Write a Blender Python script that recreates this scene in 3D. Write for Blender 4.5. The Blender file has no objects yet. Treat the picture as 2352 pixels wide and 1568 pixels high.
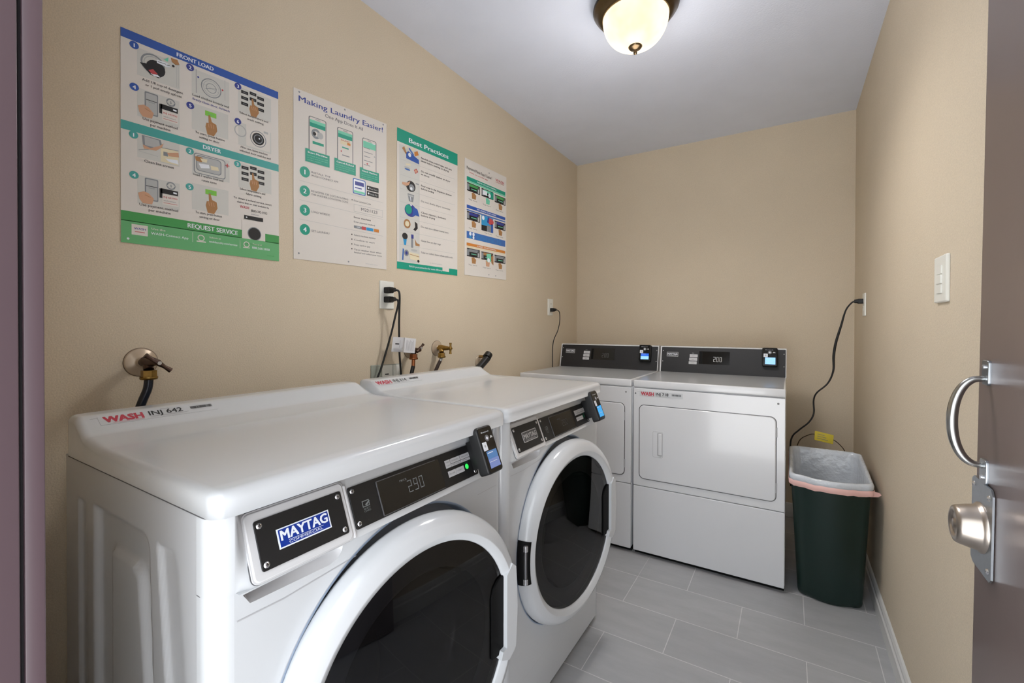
import bpy, bmesh, math, random
from math import sin, cos, pi, sqrt
from mathutils import Vector, Matrix
from mathutils.geometry import tessellate_polygon

random.seed(4)
COL = bpy.context.scene.collection
V = Vector

# ------------------------------------------------------------------ materials
MATS = {}
def s2l(c):
    return tuple((x / 12.92 if x <= 0.04045 else ((x + 0.055) / 1.055) ** 2.4) for x in c)

def mat(name, rgb=(0.8, 0.8, 0.8), rough=0.5, metal=0.0, emit=None, estr=0.0, coat=0.0, srgb=True,
        bump=0.0, bscale=200.0, var=0.0, vscale=3.0, ior=1.5, spec=0.5, bdist=0.001):
    if name in MATS:
        return MATS[name]
    m = bpy.data.materials.new(name)
    m.use_nodes = True
    nt = m.node_tree
    b = nt.nodes['Principled BSDF']
    c = s2l(rgb) if srgb else rgb
    b.inputs['Base Color'].default_value = (*c, 1)
    b.inputs['Roughness'].default_value = rough
    b.inputs['Metallic'].default_value = metal
    b.inputs['IOR'].default_value = ior
    b.inputs['Specular IOR Level'].default_value = spec
    if coat:
        b.inputs['Coat Weight'].default_value = coat
        b.inputs['Coat Roughness'].default_value = 0.05
    if emit is not None:
        b.inputs['Emission Color'].default_value = (*s2l(emit), 1)
        b.inputs['Emission Strength'].default_value = estr
    if bump or var:
        tc = nt.nodes.new('ShaderNodeTexCoord')
    if bump:
        n = nt.nodes.new('ShaderNodeTexNoise')
        n.inputs['Scale'].default_value = bscale
        n.inputs['Detail'].default_value = 3
        bp = nt.nodes.new('ShaderNodeBump')
        bp.inputs['Strength'].default_value = bump
        bp.inputs['Distance'].default_value = bdist
        nt.links.new(tc.outputs['Object'], n.inputs['Vector'])
        nt.links.new(n.outputs['Fac'], bp.inputs['Height'])
        nt.links.new(bp.outputs['Normal'], b.inputs['Normal'])
    if var:
        n2 = nt.nodes.new('ShaderNodeTexNoise')
        n2.inputs['Scale'].default_value = vscale
        n2.inputs['Detail'].default_value = 4
        nt.links.new(tc.outputs['Object'], n2.inputs['Vector'])
        r = nt.nodes.new('ShaderNodeMapRange')
        r.inputs['From Min'].default_value = 0.3
        r.inputs['From Max'].default_value = 0.7
        r.inputs['To Min'].default_value = 1 - var
        r.inputs['To Max'].default_value = 1 + var
        nt.links.new(n2.outputs['Fac'], r.inputs['Value'])
        mx = nt.nodes.new('ShaderNodeVectorMath')
        mx.operation = 'SCALE'
        mx.inputs[0].default_value = c
        nt.links.new(r.outputs['Result'], mx.inputs['Scale'])
        nt.links.new(mx.outputs['Vector'], b.inputs['Base Color'])
    MATS[name] = m
    return m

# --- room surfaces
def wall_material():
    m = mat('wall_paint', (0.820, 0.765, 0.675), 0.75, bump=0.65, bscale=240, bdist=0.0014)
    nt = m.node_tree
    b = nt.nodes['Principled BSDF']
    tc = nt.nodes['Texture Coordinate']
    # fine speckle of a rolled eggshell paint and a few broad uneven patches
    n = nt.nodes.new('ShaderNodeTexNoise'); n.inputs['Scale'].default_value = 330; n.inputs['Detail'].default_value = 2
    n2 = nt.nodes.new('ShaderNodeTexNoise'); n2.inputs['Scale'].default_value = 2.2; n2.inputs['Detail'].default_value = 5
    nt.links.new(tc.outputs['Object'], n.inputs['Vector']); nt.links.new(tc.outputs['Object'], n2.inputs['Vector'])
    ad = nt.nodes.new('ShaderNodeMath'); ad.operation = 'MULTIPLY_ADD'; ad.inputs[1].default_value = 0.34; ad.inputs[2].default_value = 0.77
    nt.links.new(n.outputs['Fac'], ad.inputs[0])
    a2 = nt.nodes.new('ShaderNodeMath'); a2.operation = 'MULTIPLY_ADD'; a2.inputs[1].default_value = 0.12
    nt.links.new(n2.outputs['Fac'], a2.inputs[0]); nt.links.new(ad.outputs[0], a2.inputs[2])
    sc = nt.nodes.new('ShaderNodeVectorMath'); sc.operation = 'SCALE'
    sc.inputs[0].default_value = s2l((0.820, 0.765, 0.675))
    nt.links.new(a2.outputs[0], sc.inputs['Scale'])
    nt.links.new(sc.outputs['Vector'], b.inputs['Base Color'])
    return m

def tile_material():
    m = bpy.data.materials.new('floor_tile'); m.use_nodes = True
    nt = m.node_tree; b = nt.nodes['Principled BSDF']
    tc = nt.nodes.new('ShaderNodeTexCoord')
    mp = nt.nodes.new('ShaderNodeMapping'); mp.vector_type = 'POINT'
    mp.inputs['Location'].default_value = (0.725 + 0.0, 0.1758, 0)
    nt.links.new(tc.outputs['Object'], mp.inputs['Vector'])
    br = nt.nodes.new('ShaderNodeTexBrick')
    br.offset = 0.5; br.offset_frequency = 2; br.squash = 1.0
    br.inputs['Color1'].default_value = (*s2l((0.68, 0.685, 0.695)), 1)
    br.inputs['Color2'].default_value = (*s2l((0.66, 0.665, 0.677)), 1)
    br.inputs['Mortar'].default_value = (*s2l((0.82, 0.82, 0.82)), 1)
    br.inputs['Scale'].default_value = 1.0
    br.inputs['Mortar Size'].default_value = 0.0019
    br.inputs['Mortar Smooth'].default_value = 0.3
    br.inputs['Brick Width'].default_value = 0.4466
    br.inputs['Row Height'].default_value = 0.2276
    nt.links.new(mp.outputs['Vector'], br.inputs['Vector'])
    n = nt.nodes.new('ShaderNodeTexNoise'); n.inputs['Scale'].default_value = 7; n.inputs['Detail'].default_value = 6
    n.inputs['Roughness'].default_value = 0.65
    sc = nt.nodes.new('ShaderNodeMapping'); sc.inputs['Scale'].default_value = (0.5, 1.8, 1)
    nt.links.new(tc.outputs['Object'], sc.inputs['Vector']); nt.links.new(sc.outputs['Vector'], n.inputs['Vector'])
    r = nt.nodes.new('ShaderNodeMapRange'); r.inputs['From Min'].default_value = 0.25; r.inputs['From Max'].default_value = 0.75
    r.inputs['To Min'].default_value = 0.88; r.inputs['To Max'].default_value = 1.10
    nt.links.new(n.outputs['Fac'], r.inputs['Value'])
    mx = nt.nodes.new('ShaderNodeVectorMath'); mx.operation = 'SCALE'
    nt.links.new(br.outputs['Color'], mx.inputs[0]); nt.links.new(r.outputs['Result'], mx.inputs['Scale'])
    nt.links.new(mx.outputs['Vector'], b.inputs['Base Color'])
    bp = nt.nodes.new('ShaderNodeBump'); bp.inputs['Strength'].default_value = 0.4; bp.inputs['Distance'].default_value = 0.0015
    bp.invert = True
    nt.links.new(br.outputs['Fac'], bp.inputs['Height'])
    nt.links.new(bp.outputs['Normal'], b.inputs['Normal'])
    b.inputs['Roughness'].default_value = 0.5
    MATS['floor_tile'] = m
    return m

def smoked_glass():
    m = bpy.data.materials.new('smoked_glass'); m.use_nodes = True
    nt = m.node_tree
    for n in list(nt.nodes):
        nt.nodes.remove(n)
    out = nt.nodes.new('ShaderNodeOutputMaterial')
    fr = nt.nodes.new('ShaderNodeFresnel'); fr.inputs['IOR'].default_value = 1.5
    tr = nt.nodes.new('ShaderNodeBsdfTransparent'); tr.inputs['Color'].default_value = (0.30, 0.30, 0.31, 1)
    gl = nt.nodes.new('ShaderNodeBsdfGlossy'); gl.inputs['Roughness'].default_value = 0.015
    mx = nt.nodes.new('ShaderNodeMixShader')
    nt.links.new(fr.outputs[0], mx.inputs[0]); nt.links.new(tr.outputs[0], mx.inputs[1]); nt.links.new(gl.outputs[0], mx.inputs[2])
    nt.links.new(mx.outputs[0], out.inputs['Surface'])
    MATS['smoked_glass'] = m

wall_material(); tile_material(); smoked_glass()
mat('ceiling_paint', (0.86, 0.885, 0.945), 0.85, bump=0.35, bscale=120, bdist=0.002, var=0.02, vscale=5)
mat('grout', (0.76, 0.76, 0.76), 0.7)
mat('trim_paint', (0.85, 0.85, 0.84), 0.4, var=0.02)
mat('door_paint', (0.47, 0.41, 0.395), 0.28, bump=0.08, bscale=60, var=0.03)
mat('jamb_paint', (0.335, 0.275, 0.295), 0.35, bump=0.1, bscale=60)
mat('seal_dark', (0.10, 0.085, 0.10), 0.6)
mat('concrete', (0.61, 0.61, 0.61), 0.9, bump=0.5, bscale=40, var=0.08)
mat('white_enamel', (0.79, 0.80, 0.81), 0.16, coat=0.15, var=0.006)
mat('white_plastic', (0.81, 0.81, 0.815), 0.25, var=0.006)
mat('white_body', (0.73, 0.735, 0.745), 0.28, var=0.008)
mat('dryer_enamel', (0.845, 0.85, 0.86), 0.17, coat=0.3, var=0.006)
mat('dryer_top', (0.70, 0.705, 0.715), 0.22, var=0.01)
mat('seam', (0.34, 0.34, 0.35), 0.6)
mat('black_plastic', (0.085, 0.085, 0.088), 0.5, bump=0.2, bscale=900, bdist=0.0003)
mat('black_gloss', (0.04, 0.04, 0.045), 0.15)
mat('black_rubber', (0.07, 0.07, 0.075), 0.55)
mat('deep_black', (0.012, 0.012, 0.013), 0.6, spec=0.2)
mat('panel_black', (0.10, 0.10, 0.112), 0.5)
mat('door_inner', (0.58, 0.64, 0.72), 0.35)
mat('door_gap', (0.50, 0.51, 0.53), 0.5)
mat('drum_steel', (0.55, 0.55, 0.56), 0.3, metal=1.0)
mat('bowl_glass', (0.35, 0.36, 0.38), 0.1)
mat('screw_metal', (0.85, 0.85, 0.86), 0.25, metal=0.9)
mat('chrome', (0.68, 0.68, 0.67), 0.24, metal=1.0)
mat('satin_nickel', (0.72, 0.68, 0.64), 0.33, metal=1.0)
mat('galvanised', (0.66, 0.68, 0.70), 0.32, metal=1.0, var=0.05, vscale=60)
mat('brass', (0.62, 0.50, 0.28), 0.36, metal=1.0, var=0.15, vscale=90)
mat('old_bronze', (0.34, 0.27, 0.24), 0.4, metal=0.9, var=0.15, vscale=80)
mat('copper', (0.66, 0.42, 0.28), 0.35, metal=1.0)
mat('flange', (0.74, 0.67, 0.58), 0.3, metal=0.25)
mat('flange_rim', (0.42, 0.35, 0.28), 0.5)
mat('hose_blue', (0.05, 0.09, 0.15), 0.25)
mat('hose_black', (0.06, 0.055, 0.055), 0.4)
mat('hose_brown', (0.17, 0.11, 0.09), 0.4)
mat('lamp_bronze', (0.40, 0.34, 0.26), 0.3, metal=1.0, var=0.08, vscale=40)
mat('lamp_edge', (0.09, 0.07, 0.06), 0.4, metal=0.8)
mat('plate_white', (0.90, 0.90, 0.87), 0.35)
mat('plate_grey', (0.60, 0.62, 0.58), 0.4)
mat('bin_green', (0.055, 0.145, 0.125), 0.42, bump=0.15, bscale=90, var=0.06, vscale=12)
mat('bag_pink', (0.94, 0.76, 0.73), 0.5)
mat('tag_yellow', (0.82, 0.74, 0.20), 0.5)
mat('wire_grey', (0.36, 0.31, 0.24), 0.4, metal=0.6)
mat('label_white', (0.84, 0.84, 0.85), 0.3)
mat('ink_red', (0.72, 0.24, 0.30), 0.5)
mat('ink_black', (0.14, 0.14, 0.15), 0.5)
mat('ink_grey', (0.45, 0.45, 0.46), 0.5)
mat('ink_light', (0.68, 0.68, 0.69), 0.5)
mat('badge_blue', (0.06, 0.20, 0.56), 0.3)
mat('badge_white', (0.90, 0.92, 0.95), 0.3)
mat('badge_silver', (0.74, 0.74, 0.74), 0.35)
mat('badge_dark', (0.30, 0.30, 0.31), 0.35)
mat('lcd_digit', (0.48, 0.50, 0.50), 0.5)
mat('lcd_frame', (0.33, 0.33, 0.34), 0.35)
mat('button_white', (0.76, 0.76, 0.77), 0.4)
mat('led_green', (0.1, 0.6, 0.25), 0.4, emit=(0.2, 0.9, 0.35), estr=0.9)
mat('led_off', (0.03, 0.30, 0.20), 0.3)
mat('screen_blue', (0.1, 0.2, 0.35), 0.25, emit=(0.38, 0.55, 0.75), estr=0.55)
mat('screen_mist', (0.2, 0.25, 0.4), 0.25, emit=(0.50, 0.56, 0.76), estr=0.6)
mat('screen_cyan', (0.1, 0.3, 0.5), 0.25, emit=(0.25, 0.66, 0.90), estr=0.75)
mat('screen_deep', (0.05, 0.2, 0.5), 0.25, emit=(0.18, 0.42, 0.86), estr=0.8)
mat('screen_pale', (0.3, 0.5, 0.7), 0.25, emit=(0.60, 0.80, 1.0), estr=0.9)
mat('paper', (0.86, 0.84, 0.815), 0.5)
mat('p_pic', (0.80, 0.80, 0.78), 0.5)
mat('p_blue', (0.16, 0.33, 0.66), 0.45)
mat('p_navy', (0.20, 0.24, 0.56), 0.45)
mat('p_teal', (0.27, 0.64, 0.62), 0.45)
mat('p_green', (0.26, 0.60, 0.32), 0.45)
mat('p_lgreen', (0.40, 0.69, 0.46), 0.45)
mat('p_lime', (0.50, 0.78, 0.28), 0.45)
mat('p_jade', (0.0, 0.60, 0.50), 0.45)
mat('p_mint', (0.45, 0.80, 0.68), 0.45)
mat('p_title', (0.19, 0.27, 0.58), 0.45)
mat('p_skin', (0.80, 0.62, 0.50), 0.5)
mat('p_tan', (0.66, 0.48, 0.30), 0.5)
mat('p_dark', (0.10, 0.10, 0.11), 0.5)
mat('p_grey', (0.52, 0.54, 0.56), 0.5)
mat('p_lgrey', (0.70, 0.71, 0.71), 0.5)
mat('p_red', (0.75, 0.28, 0.30), 0.5)
mat('p_orange', (0.80, 0.50, 0.20), 0.45)
mat('p_sky', (0.15, 0.58, 0.80), 0.45)
mat('p_medblue', (0.24, 0.42, 0.70), 0.45)
mat('p_cream', (0.88, 0.84, 0.72), 0.5)

def bag_material():
    m = mat('bin_bag', (0.78, 0.80, 0.825), 0.22, bump=1.0, bscale=26, bdist=0.006)
    b = m.node_tree.nodes['Principled BSDF']
    b.inputs['Subsurface Weight'].default_value = 0.0
bag_material()

def lamp_glass():
    m = mat('lamp_glass', (0.30, 0.27, 0.20), 0.35, spec=0.2)
    nt = m.node_tree; b = nt.nodes['Principled BSDF']
    tc = nt.nodes.new('ShaderNodeTexCoord')
    # two bulbs behind alabaster glass: marbled warm glow
    n = nt.nodes.new('ShaderNodeTexNoise'); n.inputs['Scale'].default_value = 6; n.inputs['Detail'].default_value = 3
    nt.links.new(tc.outputs['Object'], n.inputs['Vector'])
    rp = nt.nodes.new('ShaderNodeValToRGB')
    rp.color_ramp.elements[0].position = 0.35; rp.color_ramp.elements[0].color = (1.0, 0.74, 0.40, 1)
    rp.color_ramp.elements[1].position = 0.65; rp.color_ramp.elements[1].color = (1.0, 0.88, 0.64, 1)
    nt.links.new(n.outputs['Fac'], rp.inputs['Fac'])
    nt.links.new(rp.outputs['Color'], b.inputs['Emission Color'])
    b.inputs['Emission Strength'].default_value = LAMP_E
LAMP_E = 1.35
lamp_glass()

# ------------------------------------------------------------------ mesh builder
def frame(o, u, v, n):
    u, v, n = V(u).normalized(), V(v).normalized(), V(n).normalized()
    return Matrix(((u.x, v.x, n.x, o[0]), (u.y, v.y, n.y, o[1]), (u.z, v.z, n.z, o[2]), (0, 0, 0, 1)))

TEXT_CACHE = {}
def text_geo(s, bold=0.0, shear=0.0, space=1.0):
    k = (s, bold, shear, space)
    if k in TEXT_CACHE:
        return TEXT_CACHE[k]
    c = bpy.data.curves.new('t', 'FONT')
    c.body = s; c.size = 1.0; c.offset = bold; c.shear = shear; c.space_character = space
    c.resolution_u = 2; c.fill_mode = 'FRONT' if False else 'BOTH'
    o = bpy.data.objects.new('t', c); COL.objects.link(o)
    dg = bpy.context.evaluated_depsgraph_get(); dg.update()
    me = o.evaluated_get(dg).to_mesh()
    vs = [v.co.copy() for v in me.vertices]; fs = [tuple(p.vertices) for p in me.polygons]
    o.evaluated_get(dg).to_mesh_clear()
    bpy.data.objects.remove(o); bpy.data.curves.remove(c)
    if not vs:
        vs = [V((0, 0, 0))]; fs = []
    x0 = min(v.x for v in vs); x1 = max(v.x for v in vs); y0 = min(v.y for v in vs); y1 = max(v.y for v in vs)
    TEXT_CACHE[k] = (vs, fs, x0, x1, y0, y1)
    return TEXT_CACHE[k]

class MB:
    def __init__(s):
        s.v = []; s.f = []; s.m = []; s.sm = []
    def add(s, vs, fs, m, M=None, smooth=False):
        b = len(s.v)
        s.v += [(M @ V(p)) if M is not None else V(p) for p in vs]
        for f in fs:
            s.f.append(tuple(b + i for i in f)); s.m.append(m); s.sm.append(smooth)
        return s
    def box(s, x0, x1, y0, y1, z0, z1, m, bev=0.0, seg=2, M=None):
        bm = bmesh.new()
        bmesh.ops.create_cube(bm, size=1)
        for v in bm.verts:
            v.co = V((x0 + (v.co.x + .5) * (x1 - x0), y0 + (v.co.y + .5) * (y1 - y0), z0 + (v.co.z + .5) * (z1 - z0)))
        if bev > 0:
            bmesh.ops.bevel(bm, geom=bm.edges[:] , offset=bev, segments=seg, profile=0.5, affect='EDGES')
        bm.verts.index_update()
        s.add([v.co for v in bm.verts], [[v.index for v in f.verts] for f in bm.faces], m, M, bev > 0)
        bm.free()
        return s
    def poly(s, pts, m, M=None, n=0.0):
        tris = tessellate_polygon([[V((p[0], p[1], 0)) for p in pts]])
        s.add([(p[0], p[1], n) for p in pts], tris, m, M)
        return s
    def slab(s, pts, n0, n1, m, M=None, holes=(), smooth=False):
        """extrude a 2D outline (with holes) from n0 to n1"""
        loops = [list(pts)] + [list(h) for h in holes]
        flat = [p for l in loops for p in l]
        tris = tessellate_polygon([[V((p[0], p[1], 0)) for p in l] for l in loops])
        N = len(flat)
        s.add([(p[0], p[1], n1) for p in flat], [t for t in tris], m, M)
        s.add([(p[0], p[1], n0) for p in flat], [t[::-1] for t in tris], m, M)
        o = 0
        for l in loops:
            L = len(l)
            vs = [(p[0], p[1], n0) for p in l] + [(p[0], p[1], n1) for p in l]
            s.add(vs, [(i, (i + 1) % L, L + (i + 1) % L, L + i) for i in range(L)], m, M, smooth)
            o += L
        return s
    def rslab(s, x0, x1, y0, y1, r, n0, n1, m, M=None, bev=0.0):
        """rounded rectangle plate with an eased front edge"""
        if bev <= 0:
            return s.slab(rrect(x0, x1, y0, y1, r), n0, n1, m, M)
        rings = []
        K = 3
        rings.append((rrect(x0, x1, y0, y1, r), n0))
        for k in range(K + 1):
            a = pi / 2 * k / K
            d = bev * (1 - cos(a)); h = n1 - bev + bev * sin(a)
            rings.append((rrect(x0 + d, x1 - d, y0 + d, y1 - d, max(r - d, 0.0002)), h))
        L = len(rings[0][0])
        vs = [(p[0], p[1], h) for l, h in rings for p in l]
        fs = []
        for k in range(len(rings) - 1):
            fs += [(k * L + i, k * L + (i + 1) % L, (k + 1) * L + (i + 1) % L, (k + 1) * L + i) for i in range(L)]
        s.add(vs, fs, m, M, True)
        l, h = rings[-1]
        s.add([(p[0], p[1], h) for p in l], [tuple(range(L))], m, M)
        return s
    def tube(s, pts, r, m, M=None, seg=10, caps=True, smooth=True, spline=True):
        P = [V(p) for p in pts]
        rr = r if isinstance(r, (list, tuple)) else [r] * len(P)
        if spline and len(P) > 2:
            Q = []; R = []
            for i in range(len(P) - 1):
                p0 = P[max(i - 1, 0)]; p1 = P[i]; p2 = P[i + 1]; p3 = P[min(i + 2, len(P) - 1)]
                for k in range(6):
                    t = k / 6
                    Q.append(0.5 * ((2 * p1) + (-p0 + p2) * t + (2 * p0 - 5 * p1 + 4 * p2 - p3) * t * t + (-p0 + 3 * p1 - 3 * p2 + p3) * t ** 3))
                    R.append(rr[i] * (1 - t) + rr[i + 1] * t)
            Q.append(P[-1]); R.append(rr[-1])
        else:
            Q, R = P, list(rr)
        vs = []; fs = []
        T0 = (Q[1] - Q[0]).normalized()
        up = V((0, 0, 1)) if abs(T0.z) < 0.9 else V((1, 0, 0))
        N = (up - T0 * up.dot(T0)).normalized()
        for i, q in enumerate(Q):
            T = (Q[min(i + 1, len(Q) - 1)] - Q[max(i - 1, 0)]).normalized()
            N = (N - T * N.dot(T)).normalized()
            B = T.cross(N)
            for k in range(seg):
                a = 2 * pi * k / seg
                vs.append(q + (N * cos(a) + B * sin(a)) * R[i])
        for i in range(len(Q) - 1):
            for k in range(seg):
                fs.append((i * seg + k, i * seg + (k + 1) % seg, (i + 1) * seg + (k + 1) % seg, (i + 1) * seg + k))
        s.add(vs, fs, m, M, smooth)
        if caps:
            s.add(vs[:seg], [tuple(range(seg))[::-1]], m, M)
            s.add(vs[-seg:], [tuple(range(seg))], m, M)
        return s
    def lathe(s, prof, m, M=None, seg=64, smooth=True, closed=False, a0=0.0, a1=2 * pi):
        """profile of (radius, height) about local Z"""
        full = abs(a1 - a0 - 2 * pi) < 1e-6
        n = seg if full else seg + 1
        vs = []
        for r, h in prof:
            for k in range(n):
                a = a0 + (a1 - a0) * k / seg
                vs.append((r * cos(a), r * sin(a), h))
        fs = []
        for i in range(len(prof) - 1):
            for k in range(seg):
                k2 = (k + 1) % n
                fs.append((i * n + k, i * n + k2, (i + 1) * n + k2, (i + 1) * n + k))
        s.add(vs, fs, m, M, smooth)
        return s
    def cyl(s, r, h0, h1, m, M=None, seg=24):
        s.lathe([(r, h0), (r, h1)], m, M, seg)
        c = [(r * cos(2 * pi * k / seg), r * sin(2 * pi * k / seg)) for k in range(seg)]
        s.add([(p[0], p[1], h1) for p in c], [tuple(range(seg))], m, M)
        s.add([(p[0], p[1], h0) for p in c], [tuple(range(seg))[::-1]], m, M)
        return s
    def text(s, t, x, y, h, m, M=None, n=0.0, w=None, bold=0.0, shear=0.0, align='l', space=1.0):
        """text with its capitals h high; w fits it to a width; x,y = lower left (or centre / right)"""
        vs, fs, x0, x1, y0, y1 = text_geo(t, 0.0, shear, space)
        ky = h / 0.70
        kx = ky if w is None else w / max(x1 - x0, 1e-6)
        ww = (x1 - x0) * kx
        ox = x - x0 * kx
        if align == 'c': ox -= ww / 2
        if align == 'r': ox -= ww
        offs = [(0, 0)] if not bold else [(a * bold, b * bold * 0.6) for a in (-1, -.33, .33, 1) for b in (-1, 1)]
        for k, (a, b) in enumerate(offs):
            s.add([(ox + (v.x + a) * kx, y + (v.y + b) * ky, n + k * 0.000012) for v in vs], fs, m, M)
        return s
    def build(s, name, parent=None, label=None, weld=False):
        me = bpy.data.meshes.new(name)
        off = V((0, 0, 0))
        q = parent
        while q is not None:
            off += q.location; q = q.parent
        me.from_pydata([tuple(p - off) for p in s.v], [], s.f)
        names = []
        for m in s.m:
            if m not in names: names.append(m)
        for m in names: me.materials.append(MATS[m])
        idx = {m: i for i, m in enumerate(names)}
        for p, m, sm in zip(me.polygons, s.m, s.sm):
            p.material_index = idx[m]; p.use_smooth = sm
        me.update()
        bm = bmesh.new(); bm.from_mesh(me)
        bmesh.ops.remove_doubles(bm, verts=bm.verts, dist=1e-6) if weld else None
        bm.to_mesh(me); bm.free()
        o = bpy.data.objects.new(name, me); COL.objects.link(o)
        if parent is not None: o.parent = parent
        if label: o['label'] = label
        return o

def rrect(x0, x1, y0, y1, r, k=6):
    pts = []
    for cx, cy, a in ((x1 - r, y0 + r, -pi / 2), (x1 - r, y1 - r, 0), (x0 + r, y1 - r, pi / 2), (x0 + r, y0 + r, pi)):
        for i in range(k + 1):
            t = a + pi / 2 * i / k
            pts.append((cx + r * cos(t), cy + r * sin(t)))
    return pts
def circ(cx, cy, r, n=24, ry=None):
    ry = ry or r
    return [(cx + r * cos(2 * pi * i / n), cy + ry * sin(2 * pi * i / n)) for i in range(n)]
def rect(x0, x1, y0, y1):
    return [(x0, y0), (x1, y0), (x1, y1), (x0, y1)]
def sm(t):
    t = max(0.0, min(1.0, t)); return t * t * (3 - 2 * t)

def thing(name, loc, label, cat, group=None):
    o = bpy.data.objects.new(name, None); COL.objects.link(o)
    o.empty_display_size = 0.05
    o.location = loc; o['label'] = label; o['category'] = cat
    if group: o['group'] = group
    return o
def tag(o, label, cat, group=None):
    o['label'] = label; o['category'] = cat
    if group: o['group'] = group
    return o
def struct(mb, name, parent=None):
    o = mb.build(name, parent)
    o['kind'] = 'structure'
    return o

# ------------------------------------------------------------------ the room
W, L, H = 1.778, 3.045, 2.475
YF0, YF1 = -0.262, -0.109         # the wall the doorway is in
DX0, DX1, DZ = 0.80, 1.735, 2.06

fl_ = MB().box(-0.12, W + 0.12, YF0, L + 0.12, -0.10, 0.0, 'floor_tile')
fl_.box(0.8370, 0.8394, 1.8725, 2.0990, -0.001, 0.0003, 'grout')      # a cut tile at the dryers
struct(fl_, 'floor')
struct(MB().box(-0.12, W + 0.12, YF0, L + 0.12, H, H + 0.10, 'ceiling_paint'), 'ceiling')
struct(MB().box(-0.12, 0, YF0, L + 0.12, 0, H, 'wall_paint'), 'wall_left')
struct(MB().box(W, W + 0.12, YF0, L + 0.12, 0, H, 'wall_paint'), 'wall_right')
struct(MB().box(0, W, L, L + 0.12, 0, H, 'wall_paint'), 'wall_back')
fw = MB()
fw.box(0, DX0 - 0.03, YF0, YF1, 0, H, 'wall_paint')
fw.box(DX1 + 0.012, W, YF0, YF1, 0, H, 'wall_paint')
fw.box(DX0 - 0.03, DX1 + 0.012, YF0, YF1, DZ + 0.03, H, 'wall_paint')
struct(fw, 'wall_front')
struct(MB().box(-6, 8, -9, YF0, -0.16, -0.06, 'concrete'), 'ground_outside')

# baseboards
def base_profile(y0, y1, x_wall, sgn):
    mb = MB()
    prof = [(0, 0), (0.015, 0), (0.015, 0.060), (0.0105, 0.066), (0.0105, 0.078), (0.006, 0.088), (0.0, 0.092)]
    vs = []
    for y in (y0, y1):
        vs += [(x_wall - sgn * p[0], y, p[1]) for p in prof]
    n = len(prof)
    mb.add(vs, [(i, (i + 1) % n, n + (i + 1) % n, n + i) for i in range(n)] + [tuple(range(n)), tuple(range(n, 2 * n))[::-1]], 'trim_paint')
    return mb
struct(base_profile(YF1, L, W, 1), 'baseboard_right')
mb = MB(); mb.box(0.0, W - 0.016, L - 0.014, L, 0, 0.09, 'trim_paint', 0.003); struct(mb, 'baseboard_back')
mb = MB(); mb.box(0, 0.014, YF1, L - 0.015, 0, 0.09, 'trim_paint', 0.003); struct(mb, 'baseboard_left')

# door frame: steel jamb with rebate and dark weather strip, as seen at the left edge
jb = MB()
jb.box(DX0 - 0.03, DX0, -0.1198, YF1 + 0.004, 0, DZ + 0.03, 'jamb_paint', 0.001)
jb.box(DX0 - 0.03, DX0 + 0.004, YF0 - 0.01, -0.1236, 0, DZ + 0.03, 'jamb_paint', 0.001)
jb.box(DX0 - 0.03, DX0 - 0.006, -0.124, -0.1195, 0, DZ + 0.03, 'seal_dark')
jb.box(DX0, DX1, YF0 - 0.01, YF1 + 0.004, DZ, DZ + 0.03, 'jamb_paint', 0.001)
jb.box(DX1, DX1 + 0.011, YF0 - 0.01, YF1 + 0.004, 0, DZ + 0.03, 'jamb_paint', 0.001)
struct(jb, 'trim_1')

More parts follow.
